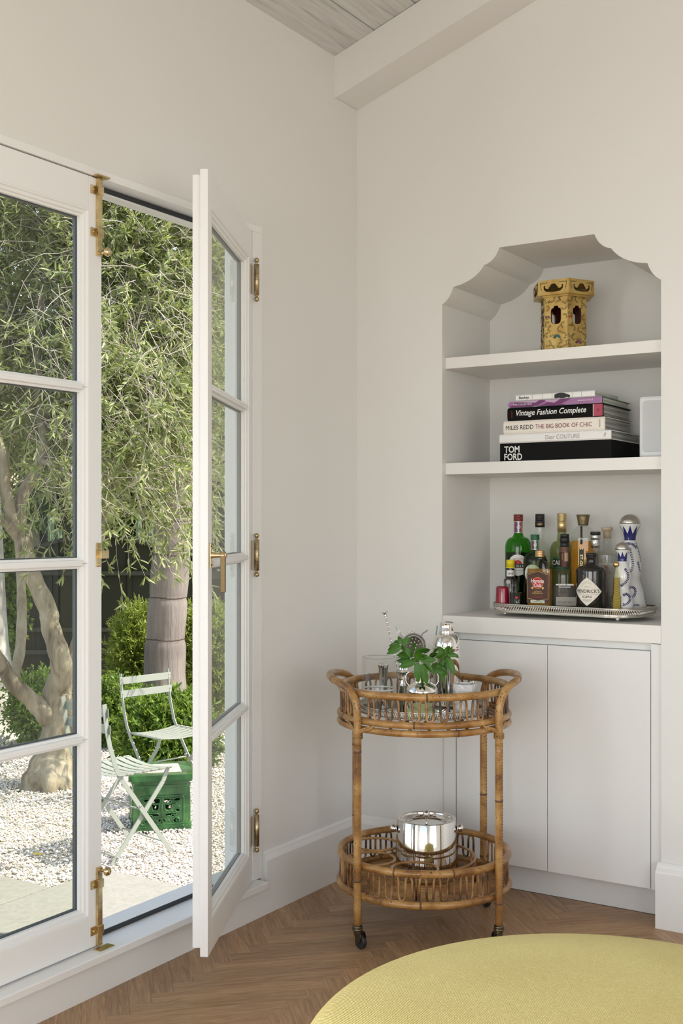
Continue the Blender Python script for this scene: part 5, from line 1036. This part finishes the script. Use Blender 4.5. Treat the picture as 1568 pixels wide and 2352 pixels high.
# foliage: every leaf a small folded blade
def leaves(name, C_, D_, ln, wd, m_, parent, smooth=False, **kw):
    n = len(C_); D_ = D_/np.linalg.norm(D_, axis=1)[:, None]; r_ = rng.normal(0, 1, (n, 3)); S_ = np.cross(D_, r_); S_ /= np.linalg.norm(S_, axis=1)[:, None]; Nn = np.cross(S_, D_)
    ln = np.broadcast_to(np.asarray(ln, float), (n,))[:, None]; wd = np.broadcast_to(np.asarray(wd, float), (n,))[:, None]
    V = np.stack([C_, C_+D_*ln*.34-S_*wd*.5+Nn*wd*.18, C_+D_*ln*.76-S_*wd*.38-Nn*ln*.02, C_+D_*ln-Nn*ln*.12, C_+D_*ln*.76+S_*wd*.38-Nn*ln*.02, C_+D_*ln*.34+S_*wd*.5+Nn*wd*.18], 1).reshape(-1, 3)
    F = (np.array([(0, 1, 2), (0, 2, 3), (0, 3, 4), (0, 4, 5)])[None]+6*np.arange(n)[:, None, None]).reshape(-1, 3)
    o = npmesh(name, V, F, m_, parent, kind='stuff', **kw); return o
def g3(arr): a, b_, z = arr[..., 0], arr[..., 1], arr[..., 2]; return np.stack([CAMX+a*.8425-b_*.5389, CAMY+a*.5389+b_*.8425, z], -1)
def twiggy(base_pts, dirs, L_, nleaf, leaf_l, leaf_w, m_, parent, twig_r=.0022, droop=.5, tip=5, seg=5, tname='twigs', fname='foliage', bare=.25):
    n = len(base_pts); dirs = dirs/np.linalg.norm(dirs, axis=1)[:, None]; L_ = np.asarray(L_)[:, None]; side = rng.normal(0, .28, (n, 3))
    t_ = np.linspace(0, 1, seg+1)[None, :, None]; path = base_pts[:, None]+dirs[:, None]*L_[:, None]*t_+side[:, None]*L_[:, None]*t_**2+np.array([0, 0, -1.])*droop*L_[:, None]*t_**2+np.cumsum(rng.normal(0, .035, (n, seg+1, 3)), 1)*L_[:, None]*(t_ > 0)
    # tubes (triangular section)
    tri = np.array([(1, 0, 0), (-.5, .87, 0), (-.5, -.87, 0)]); up = rng.normal(0, 1, (n, 3)); A = np.cross(dirs, up); A /= np.linalg.norm(A, axis=1)[:, None]; B = np.cross(dirs, A)
    rr_ = twig_r*(1-.65*np.linspace(0, 1, seg+1))[None, :, None, None]; ring = A[:, None, None]*tri[None, None, :, :1]+B[:, None, None]*tri[None, None, :, 1:2]
    V = (path[:, :, None]+ring*rr_).reshape(-1, 3); F = []
    for i in range(seg):
        for k in range(3): k2 = (k+1) % 3; F.append((i*3+k, i*3+k2, (i+1)*3+k2, (i+1)*3+k))
    F = (np.array(F)[None]+3*(seg+1)*np.arange(n)[:, None, None]).reshape(-1, 4); npmesh(tname, g3(V), F, twigm, parent, kind='stuff')
    u = bare+(1-bare)*rng.random((n, nleaf)); u[:, :tip] = 1; x = u*seg; i0 = np.minimum(x.astype(int), seg-1); fr_ = (x-i0)[..., None]; ar = np.arange(n)[:, None]
    C_ = path[ar, i0]*(1-fr_)+path[ar, i0+1]*fr_; T = path[ar, i0+1]-path[ar, i0]; T /= np.linalg.norm(T, axis=2)[..., None]; D_ = T*rng.uniform(.3, 1.1, (n, nleaf, 1))+rng.normal(0, .55, (n, nleaf, 3))
    C_ = C_.reshape(-1, 3); D_ = D_.reshape(-1, 3); k = len(C_); leaves(fname, g3(C_), g3(D_)-g3(np.zeros(3)), rng.uniform(leaf_l[0], leaf_l[1], k), rng.uniform(leaf_w[0], leaf_w[1], k), m_, parent)
def blob(n, c, r, shell=.5):
    d = rng.normal(0, 1, (n, 3)); d /= np.linalg.norm(d, axis=1)[:, None]; return np.array(c)+d*np.array(r)*(shell+(1-shell)*rng.random((n, 1)))**(1), d
def branch(m_, pts, rad, seg=12):  # pts: (px, py, b)
    P = smooth_path([at(*p) for p in pts], 5); n = len(P); R_ = np.interp(np.linspace(0, 1, n), np.linspace(0, 1, len(rad)), rad)
    m_.tube(P, list(R_*(1+.05*np.sin(np.arange(n)*1.7))), seg)

# 1 multi-stemmed tree by the gravel
t1 = thing('multi_stem_tree', 'pale-barked multi-stemmed tree with narrow leaves rising from the gravel at the left', 'tree', tuple(G(-1.94, 7.7, GZ)))
IV = Matrix.Translation(t1.location).inverted(); m = MB()
branch(m, [(108, 1825, 7.66), (114, 1785, 7.67), (122, 1735, 7.7), (131, 1680, 7.7), (134, 1635, 7.7), (138, 1590, 7.7)], [.21, .17, .125, .098, .09, .075], 18)
for dx_, dy_, db_ in ((-58, 26, -.06), (-34, 34, -.16), (2, 36, -.2), (36, 30, -.12), (60, 18, .0), (-50, 8, .15), (40, 4, .2)): branch(m, [(122, 1735, 7.68), (112+dx_*.35, 1772, 7.66+db_*.4), (112+dx_*.7, 1790+dy_*.4, 7.66+db_*.8), (112+dx_*1.25, 1803+dy_, 7.66+db_)], [.06, .068, .05, .012])
branch(m, [(134, 1640, 7.7), (128, 1590, 7.7), (142, 1545, 7.65), (135, 1500, 7.6), (116, 1440, 7.6), (110, 1400, 7.6), (78, 1330, 7.6), (62, 1280, 7.6), (55, 1230, 7.65)], [.09, .085, .075, .068, .062, .062, .056, .052, .055], 16)
branch(m, [(55, 1235, 7.65), (45, 1180, 7.65), (55, 1130, 7.7), (85, 1080, 7.75), (100, 1020, 7.8), (96, 960, 7.9), (85, 860, 8.0), (95, 700, 8.1), (120, 560, 8.2)], [.05, .04, .042, .036, .033, .035, .03, .024, .012])
branch(m, [(52, 1235, 7.65), (28, 1190, 7.6), (12, 1120, 7.6), (6, 1050, 7.6), (-20, 950, 7.6), (-40, 800, 7.6)], [.045, .04, .04, .034, .03, .02])
branch(m, [(50, 1250, 7.65), (20, 1210, 7.55), (-15, 1185, 7.5)], [.032, .028, .025])
branch(m, [(128, 1660, 7.7), (105, 1640, 7.65), (70, 1605, 7.6), (30, 1570, 7.55), (0, 1520, 7.5), (-40, 1460, 7.5)], [.065, .07, .055, .052, .045, .04])
branch(m, [(28, 1565, 7.58), (45, 1500, 7.7), (50, 1420, 7.8), (48, 1330, 7.9), (42, 1240, 8.0)], [.035, .035, .034, .03, .026])
branch(m, [(138, 1620, 7.68), (155, 1560, 7.75), (168, 1500, 7.8), (185, 1440, 7.9), (205, 1370, 8.0), (232, 1230, 8.1), (250, 1130, 8.2), (300, 1060, 8.3), (368, 1010, 8.4)], [.06, .045, .035, .03, .03, .032, .034, .034, .026])
branch(m, [(246, 1130, 8.2), (255, 1000, 8.2), (285, 850, 8.2), (300, 640, 8.2), (320, 520, 8.2)], [.03, .028, .028, .026, .02])
branch(m, [(90, 1060, 7.75), (140, 1072, 7.7), (170, 1120, 7.7), (178, 1170, 7.7)], [.022, .018, .014, .008]); branch(m, [(100, 960, 7.9), (180, 860, 8.0), (300, 760, 8.0), (400, 620, 8.0)], [.025, .022, .02, .014])
m.xf(IV); m.build('trunk', bark, t1)
def crown(c, r, n, L_=(.25, .5), droopdir=.0, shell=.35):
    p_, d_ = blob(n, c, r, shell); d_ = d_*np.array([1, 1, .7])+np.array([0, 0, droopdir])+rng.normal(0, .35, (n, 3)); return p_, d_, rng.uniform(*L_, n)
P1 = [crown((-2.4, 8.7, 3.65), (1.6, .75, 1.75), 3000), crown((-1.5, 8.5, 3.05), (.85, .7, 1.35), 1500), crown((-2.5, 8.5, 2.25), (1.0, .6, .55), 480), crown((-1.45, 8.2, 2.3), (.6, .5, .45), 420)]
pp_ = np.concatenate([q[0] for q in P1]); dd_ = np.concatenate([q[1] for q in P1]); ll_ = np.concatenate([q[2] for q in P1])
# thin the crown where the sky shows through
sxp = 784+FOC*pp_[:, 0]/pp_[:, 1]; syp = 1203-FOC*(pp_[:, 2]-1.3)/pp_[:, 1]
gap = (np.hypot((sxp-85)/42, (syp-640)/100) < 1) | (np.hypot((sxp-345)/24, (syp-830)/60) < 1); k_ = ~(gap & (rng.random(len(pp_)) < .97)); k_ &= (pp_[:, 0]*.8425-pp_[:, 1]*.5389+CAMX) < -.55
off = np.array([-1.94, 7.7, GZ]); t1m = t1.location
def to_local(parent):
    for ch in [x for x in bpy.data.objects if x.parent == parent]:
        if ch.name.split('.')[0] in ('twigs', 'foliage'): ch.data.transform(Matrix.Translation(parent.location).inverted())
twiggy(pp_[k_], dd_[k_], ll_[k_]*.85, 24, (.042, .082), (.009, .015), leaf_olive, t1, droop=.12, bare=.15)
qb = rng.random(len(pp_)) < .28; qb &= k_; twiggy(pp_[qb]+np.array([0, -.35, 0]), dd_[qb], ll_[qb]*.9, 5, (.05, .08), (.008, .012), leaf_olive, t1, twig_r=.004, droop=.15, tip=2, tname='bare_twigs', fname='sparse_foliage')
# hanging fringe over the right of the opening: long bare twigs with leaf tufts
nf = 480; a_ = rng.uniform(-1.95, -.9, nf); b_ = rng.uniform(6.9, 8.0, nf); z_ = 1.5+1.4*rng.random(nf)**1.25; fp = np.stack([a_, b_, z_], 1); fd = np.stack([rng.normal(.35, .55, nf), rng.normal(0, .4, nf), rng.uniform(-.9, .15, nf)], 1)
kk = (784+FOC*a_/b_) < 470
twiggy(fp[kk], fd[kk], rng.uniform(.25, .62, nf)[kk], 20, (.045, .08), (.009, .014), leaf_olive, t1, twig_r=.0028, droop=.3, tip=7, bare=.5, tname='hanging_twigs', fname='hanging_foliage')
for ch in [x for x in bpy.data.objects if x.parent == t1 and x.name.split('.')[0] != 'trunk']: ch.data.transform(IV)

# 2 palm-like trunk with ring scars
t2 = thing('ringed_trunk_tree', 'thick grey-brown trunk with horizontal ring scars behind the garden chairs', 'tree', tuple(G(-1.56, 9.6, GZ))); IV2 = Matrix.Translation(t2.location).inverted()
key = [(1710, 369, 60), (1660, 370, 58), (1625, 371, 55), (1570, 377, 50), (1467, 380, 45), (1372, 386, 44), (1274, 393, 43), (1196, 397, 42), (1089, 402, 41), (980, 410, 38), (850, 422, 37), (700, 436, 36), (500, 448, 35), (250, 460, 34)]
m = MB(); P = smooth_path([at(cx, y, 9.6) for y, cx, hw_ in key], 12); R_ = np.interp(np.linspace(0, 1, len(P)), np.linspace(0, 1, len(key)), [k[2]*9.6/FOC for k in key]); zsr = [at(0, y, 9.6).z for y in (1196, 1274, 1372, 1467, 1100, 1010, 900, 780)]
R2 = [r*(1+.02*math.sin(i*.6))*(1-.035*max(math.exp(-((p.z-z)/.02)**2) for z in zsr)+.025*max(math.exp(-((p.z-z+.06)/.035)**2) for z in zsr)) for i, (r, p) in enumerate(zip(R_, P))]
m.tube(P, R2, 28); m.xf(IV2); m.build('trunk', palmb, t2)
for z in zsr[:5]:
    i = min(range(len(P)), key=lambda j: abs(P[j].z-z)); m = MB(); m.tube([(P[i].x+math.cos(q)*R2[i]*1.003, P[i].y+math.sin(q)*R2[i]*1.003, z+.004*math.sin(q*3)+.0015*math.sin(q*17)) for q in lin(0, 2*PI, 60)[:-1]], .005, 5, closed=True); m.xf(IV2); m.build('ring_scar', mat('scar', (.09, .065, .05), .9), t2)
# crown of this tree (high, mostly out of frame, still seen between the twigs)
n = 1500; p_, d_ = blob(n, (-1.5, 10.4, 4.6), (2.2, 1.5, 1.4), .3); twiggy(p_, d_+rng.normal(0, .3, (n, 3)), rng.uniform(.3, .6, n), 12, (.08, .13), (.02, .03), leaf_dark, t2)
for ch in [x for x in bpy.data.objects if x.parent == t2 and x.name.split('.')[0] in ('twigs', 'foliage')]: ch.data.transform(IV2)
# 3 pale flared trunk at the far left
t3 = thing('flared_trunk_tree', 'massive pale grey flared trunk at the far left edge', 'tree', tuple(G(-2.9, 9.5, GZ))); IV3 = Matrix.Translation(t3.location).inverted(); m = MB()
P = smooth_path([at(cx, y, 9.5) for y, cx in ((1715, -42), (1690, -42), (1620, -42), (1560, -42), (1480, -44), (1350, -46), (1150, -50), (900, -60), (600, -75))], 6); R_ = np.interp(np.linspace(0, 1, len(P)), np.linspace(0, 1, 9), [125*.00355, 112*.00355, 88*.00355, 72*.00355, 62*.00355, 56*.00355, 50*.00355, 44*.00355, 38*.00355])
m.tube(P, list(R_), 24); m.xf(IV3)
m.v = [(x*(1+.0*y), y, z) for x, y, z in m.v]; m.build('trunk', paletrunk, t3)
n = 1300; p_, d_ = blob(n, (-5.0, 10.4, 4.6), (1.5, 1.4, 1.6), .3); twiggy(p_, d_+rng.normal(0, .3, (n, 3)), rng.uniform(.3, .6, n), 12, (.08, .12), (.016, .026), leaf_dark, t3)
for ch in [x for x in bpy.data.objects if x.parent == t3 and x.name.split('.')[0] in ('twigs', 'foliage')]: ch.data.transform(IV3)

# shrubs
def shrub(name, lab, px, py, b_, rx, rz_, n, ll, lw, m_, group='garden shrubs', ry=None, nl=10, up=.4):
    c = at(px, py, b_); base_ = Vector((c.x, c.y, GZ)); o = thing(name, lab, 'shrub', tuple(base_), 0, group); IVs = Matrix.Translation(base_).inverted()
    a_c = (px-784)/FOC*b_; zc2 = c.z; k = b_/FOC; p_, d_ = blob(n, (a_c, b_, zc2), (rx*k, (ry or rx)*k, rz_*k), .25); ok = p_[:, 2] > GZ+.02; p_, d_ = p_[ok], d_[ok]
    p_[:, 2] = np.maximum(p_[:, 2], GZ+.03); twiggy(p_, d_+np.array([0, 0, up])+rng.normal(0, .3, p_.shape), rng.uniform(.06, .14, len(p_)), nl, ll, lw, m_, o, twig_r=.0018, droop=.1, tip=4, seg=2)
    mm = MB()
    for i in range(6): q = i*PI/3+.3; mm.tube([tuple(base_), tuple(base_+Vector((math.cos(q)*.08, math.sin(q)*.08, .15))), tuple(base_+Vector((math.cos(q)*rx*k*.5, math.sin(q)*rx*k*.5, max(.2, (zc2-GZ)))))], [.014, .010, .004], 6)
    mm.build('stems', bark, o)
    for ch in [x for x in bpy.data.objects if x.parent == o]: ch.data.transform(IVs)
    return o
shrub('conifer_shrub', 'tall yellow-green conifer shrub left of the ringed trunk', 318, 1500, 10.2, 46, 95, 2000, (.03, .07), (.007, .013), leaf_con, nl=14, up=.9)
shrub('conifer_shrub', 'tall yellow-green conifer shrub right of the ringed trunk', 482, 1520, 10.0, 58, 125, 2700, (.03, .07), (.007, .013), leaf_con, nl=14, up=.9)
shrub('boxwood_shrub', 'rounded boxwood shrub behind the left garden chair', 262, 1640, 9.1, 66, 66, 2600, (.018, .032), (.011, .017), leaf_box)
shrub('laurel_shrub', 'low glossy-leaved shrub under the seat of the rear garden chair', 385, 1700, 8.3, 88, 82, 2600, (.035, .065), (.012, .02), leaf_box, ry=50)
shrub('boxwood_shrub', 'small boxwood shrub between the two left trunks', 80, 1625, 9.0, 42, 66, 1400, (.018, .03), (.010, .016), leaf_box)
shrub('hedge_shrub', 'tall leafy shrub against the fence at the far left', 8, 1330, 11.2, 30, 200, 1700, (.035, .06), (.018, .03), leaf_box)
shrub('laurel_shrub', 'shaded low shrub in front of the fence behind the multi-stemmed tree', 175, 1655, 9.2, 46, 50, 1300, (.03, .055), (.012, .02), leaf_box)
# foliage masses beyond the fence
def mass(lab, a_c, b_, zc2, r_, n, m_, ll=(.10, .17), lw=(.04, .07)):
    base_ = G(a_c, b_, GZ); o = thing('background_tree', lab, 'tree', tuple(base_), 0, 'trees beyond the fence'); IVs = Matrix.Translation(base_).inverted(); p_, d_ = blob(n, (a_c, b_, zc2), r_, .45)
    twiggy(p_, d_+rng.normal(0, .4, p_.shape), rng.uniform(.2, .5, n), 12, ll, lw, m_, o, twig_r=.004, seg=3, droop=.2)
    mm = MB(); mm.tube([tuple(base_), tuple(G(a_c+.1, b_, zc2*.5)), tuple(G(a_c-.1, b_, zc2+.4))], [.16, .12, .06], 10); mm.build('trunk', bark, o)
    for ch in [x for x in bpy.data.objects if x.parent == o]: ch.data.transform(IVs)
mass('dense dark tree beyond the fence right of the neighbour house', -2.15, 14.2, 2.1, (1.5, 1.0, 1.0), 2300, leaf_dark)
mass('bushy mid-green tree behind the neighbour house gable', -6.4, 24.0, 3.8, (2.6, 1.6, 1.5), 2200, leaf_dark, (.14, .24), (.06, .10))
mass('tall dark tree at the far left beyond the fence', -5.6, 15.0, 3.4, (1.2, 1.2, 2.6), 2100, leaf_dark)
mass('high-crowned tree far behind the ringed trunk', -.3, 17.5, 4.4, (1.7, 1.3, 1.9), 2200, leaf_dark, (.12, .2), (.05, .08))
mass('bright green tree beyond the fence seen through the open leaf', .6, 15.0, 2.9, (2.0, 1.2, 2.7), 2300, leaf_box, (.10, .17), (.04, .07))
# fence with an arched top
fn = thing('arched_fence', 'dark green panelled timber fence with an arched top at the back of the garden', 'fence', tuple(G(-2.5, 12.0, GZ)), GA)
ftop = lambda a_: 1.61-.33*min(abs(a_)**2, 1.3)     # height above ground; a_ measured from the arch centre
def fbox(name, a0, a1, z0, z1, t0, t1, m_, arch_=False):
    mb = MB()
    if arch_: pts = [(a0, z0), (a1, z0)]+[(x, ftop(x)+z1) for x in lin(a1, a0, 10)]
    else: pts = [(a0, z0), (a1, z0), (a1, z1), (a0, z1)]
    mb.prism(pts, lambda x, z: (x, t0, z), lambda x, z: (x, t1, z)); return mb.build(name, m_, fn)
bats = [-4.6, -3.9, -3.25, -2.6, -1.95, -1.3, -.50, .32, 1.0, 1.65, 2.3, 2.95, 3.6, 4.3]
for x0, x1 in zip(bats[:-1], bats[1:]):
    fbox('panel_board', x0+.012, x1-.012, .02, -.03, .0, .02, fencem, True)
for x in bats: fbox('batten', x-.022, x+.022, .02, -.028, -.02, .021, fencem, True)
for z in (.40, .63, 1.21): fbox('rail', bats[0], bats[-1], z-.02, z+.022, -.045, -.0205, fencel)
m = MB(); xs_ = lin(bats[0], bats[-1], 60); 
m.prism([(x, ftop(x)-.028) for x in xs_]+[(x, ftop(x)+.012) for x in xs_[::-1]], lambda x, z: (x, -.055, z), lambda x, z: (x, .05, z)); m.build('cap_rail', fencel, fn)
# neighbour house
hs = thing('neighbour_house', 'low cream house with a tan shingle roof beyond the fence', 'house', tuple(G(-4.0, 17.6, GZ)), GA)
MB().box(-3.4, 1.35, 0, 3, 0, 1.84).build('wall', housew, hs); m = MB(); m.add([(-3.8, -.45, 1.84), (.62, -.45, 1.84), (.62, 3.5, 1.84), (-3.8, 3.5, 1.84), (-2.6, 1.5, 3.1), (-.35, 1.5, 3.1), (-3.8, -.45, 1.78), (.62, -.45, 1.78)], [(0, 1, 5, 4), (1, 2, 5), (2, 3, 4, 5), (3, 0, 4), (0, 6, 7, 1)]); m.build('roof', shingle, hs, recalc=False)
MB().box(-3.82, .64, -.49, -.45, 1.74, 1.85).build('fascia', housew, hs)
for x0, x1 in ((-3.0, -2.2), (-1.35, -.75), (-.55, .15)): w_ = MB().box(x0, x1, -.03, -.001, .75, 1.62).build('window', winm, hs); MB().box(x0-.05, x1+.05, -.04, -.031, 1.625, 1.70).box(x0+.37, x0+.40, -.05, -.031, .76, 1.61).build('window_trim', doorp, w_)
MB().box(.75, .90, -.06, -.001, .0, 1.83).build('downpipe', doorp, hs); MB().box(1.0, 1.34, -.05, -.001, .6, 1.6).build('window', winm, hs)
# columnar cacti in front of the house
for px, hts, lab in ((133, (1.42, 1.25, 1.13), 'columnar cactus showing over the fence at the left'), (335, (1.38, 1.25, 1.5), 'columnar cactus showing over the fence beside the ringed trunk')):
    c = G((px-784)/FOC*12.7, 12.7, GZ); o = thing('cactus', lab, 'cactus', tuple(c), GA, 'cacti beyond the fence')
    for i, h in enumerate(hts):
        m = MB(); H_ = h-GZ; x = (i-1)*.075; r_ = .035; n = 20; vs = []; pr = [(r_*.9, 0), (r_, .1), (r_, H_-.04), (r_*.8, H_-.015), (r_*.3, H_)]
        for r__, z in pr:
            for k in range(n): q = 2*PI*k/n; rq_ = r__*(1 if k % 2 else .84); vs.append((x+rq_*math.cos(q), .05*(i % 2)+rq_*math.sin(q), z))
        m.add(vs, [(a*n+k, a*n+(k+1) % n, (a+1)*n+(k+1) % n, (a+1)*n+k) for a in range(4) for k in range(n)]+[tuple(4*n+k for k in range(n))]); m.build('column', cactusm, o)

# folding metal bistro chairs (local: x width, y forward)
def bistro(lab, a_, b_, fa, fb, grp='folding metal garden chairs'):
    c = G(a_, b_, GZ); rz = GA+math.atan2(fb, fa)-PI/2; o = thing('folding_chair', lab, 'chair', tuple(c), rz, grp)
    w_ = .19
    for sx in (-1, 1):
        x = sx*w_; P = [(x, -.235, .82), (x, -.218, .68), (x, -.20, .60), (x, -.165, .49), (x, -.11, .40), (x, .18, .003)]
        m = MB()
        for p_, q_ in zip(P[:-1], P[1:]): m.bar(p_, q_, .006, .024, (0, 1, 0))
        m.build('back_leg', chairm, o)
        x2 = sx*(w_-.014); m = MB()
        for p_, q_ in (((x2, .165, .445), (x2, .135, .38)), ((x2, .135, .38), (x2, -.18, .003))): m.bar(p_, q_, .006, .024, (0, 1, 0))
        m.build('front_leg', chairm, o)
        m = MB(); m.tube([(sx*(w_+.006), -.021, .278), (sx*(w_-.022), -.021, .278)], .007, 10); m.build('pivot', steel, o)
    for z, y in ((.775, -.233), (.690, -.222)):
        m = MB(); m.box(-.205, .205, y+.012, y+.0155, z-.023, z+.023)
        sl_b = m.build('back_slat', chairm, o, bevel=.001); m = MB()
        for sx in (-1, 1):
            for dz in ((-.010, .010) if z > .75 else (0,)): m.ball((sx*w_, y+.016, z+dz), .004, 8, 6)
        m.build('rivet', chairm, sl_b)
    for i in range(7):
        y = -.135+.050*i; m = MB(); n = 10; vs = []
        for k in range(n+1):
            x = -.205+.41*k/n; dz = -.020*(1-(x/.205)**2)
            for dy, dz2 in ((-.0185, 0), (.0185, 0), (.0185, .0025), (-.0185, .0025)): vs.append((x, y+dy, .452+dz+dz2))
        m.add(vs, [(k*4+j, k*4+(j+1) % 4, (k+1)*4+(j+1) % 4, (k+1)*4+j) for k in range(n) for j in range(4)]+[(0, 1, 2, 3), (4*n+3, 4*n+2, 4*n+1, 4*n)]); m.build('seat_slat', chairm, o)
    for sx in (-1, 1): MB().bar((sx*(w_-.006), -.155, .448), (sx*(w_-.006), .185, .448), .006, .012).build('seat_rail', chairm, o)
    for p_ in ((-.15, .038, 'front'), (.134, .066, 0), (-.021, .262, 0)):
        m = MB(); m.tube([(-w_, p_[0], p_[1]), (w_, p_[0], p_[1])], .005, 8); m.build('cross_bar', chairm, o)
    return o
bistro('grey-green folding metal chair beside the green ceramic stool, nearest the door', -1.149, 6.10, .71, .71)
bistro('grey-green folding metal chair behind the green ceramic stool', -1.085, 7.22, .72, -.69).scale = (.96, .96, .96)
# green ceramic garden stool
sc = G(-1.045, 6.70, GZ); so = thing('garden_stool', 'green glazed ceramic garden stool with pierced scroll panels', 'stool', tuple(sc), GA+math.atan2(.055, .30)+.05); hw_ = .158
def side(k): c, s_ = math.cos(k*PI/2), math.sin(k*PI/2); return lambda x, z, d=0: (x*c-(-(hw_+d))*s_, x*s_+(-(hw_+d))*c, z)
holes = [[(-.105, .175), (-.085, .178), (-.06, .172), (-.04, .178), (-.012, .176), (-.012, .150), (-.05, .150), (-.055, .160), (-.09, .158), (-.105, .165)], [(-.085, .140), (-.06, .14), (-.055, .12), (-.045, .105), (-.018, .115), (-.018, .145), (-.035, .142), (-.05, .146), (-.07, .150)],
         [(-.10, .115), (-.085, .125), (-.075, .105), (-.085, .098), (-.10, .1)], [(-.08, .092), (-.05, .095), (-.018, .09), (-.02, .075), (-.04, .078), (-.055, .068), (-.075, .078)], [(-.095, .062), (-.075, .066), (-.06, .045), (-.075, .038), (-.095, .042)], [(-.022, .052), (-.012, .066), (-.006, .062), (-.006, .045), (-.02, .042)]]
holes += [[(-x, z) for x, z in h] for h in holes]
def subdv(h): return h
m = MB()
for k in range(4):
    f = side(k); holed(m, [(-hw_, .006), (hw_, .006), (hw_, .235), (-hw_, .235)], holes, lambda x, z: f(x, z), lambda x, z: f(x*.90, z, -.014))
m.build('body', greenglaze, so, bevel=0)
m = MB()
for k in range(4):
    f = side(k)
    for h in holes: P = [Vector((x, z, 0)) for x, z in h]; P = smooth_path(P, 4, True); m.tube([f(p_.x, p_.y, .001) for p_ in P], .0042, 6, closed=True)
    for sx in (-1, 1):
        for cx, cz, r0 in ((.045, .098, .016), (.055, .165, .013), (.06, .075, .014), (.03, .045, .013), (.085, .05, .012), (.09, .12, .013)):
            m.tube([f(sx*(cx+r0*(1-.09*i)*math.cos(i*.65)), cz+r0*(1-.09*i)*math.sin(i*.65), .002) for i in range(11)], .0035, 6)
    m.tube([f(x, z, .001) for x, z in rrect(-.122, .122, .030, .190, .02, 4)], .006, 6, closed=True); m.tube([f(0, .185, .001), f(0, .035, .001)], .005, 6)
m.build('scroll_relief', greenglaze, so)
m = MB()
for r_, z0, z1 in ((hw_+.010, .0005, .028), (hw_+.004, .0285, .040), (hw_+.006, .236, .252), (hw_+.001, .252, .268), (hw_+.014, .268, .282), (hw_+.028, .282, .312)): m.prism(rrect(-r_, r_, -r_, r_, .02, 4), lambda x, y: (x, y, z0), lambda x, y: (x, y, z1))
m.build('mouldings', greenglaze, so, bevel=.004); MB().box(-.115, .115, -.115, .115, .3122, .3150).build('top_tile', tilem, so, bevel=.001)
m = MB()
for k in range(4):
    f = side(k)
    for sx in (-1, 1): m.tube([f(sx*.105+x, z, .0105) for x, z in rrect(-.016, .016, .004, .022, .004, 3)], .003, 5, closed=True)
m.build('foot_reliefs', greenglaze, so)
# yellow fallen leaf on the gravel
o = MB(); lp = [(0, 0), (.02, .012), (.05, .010), (.075, 0), (.05, -.010), (.02, -.012)]; o.prism(lp, lambda x, y: (x, y, .012), lambda x, y: (x, y, .0135)); fl_ = o.build('fallen_leaf', mat('yellow_leaf', (.75, .55, .03), .6)); fl_.location = G(-1.60, 6.05, GZ); tag(fl_, 'single yellow fallen leaf lying on the gravel', 'leaf')
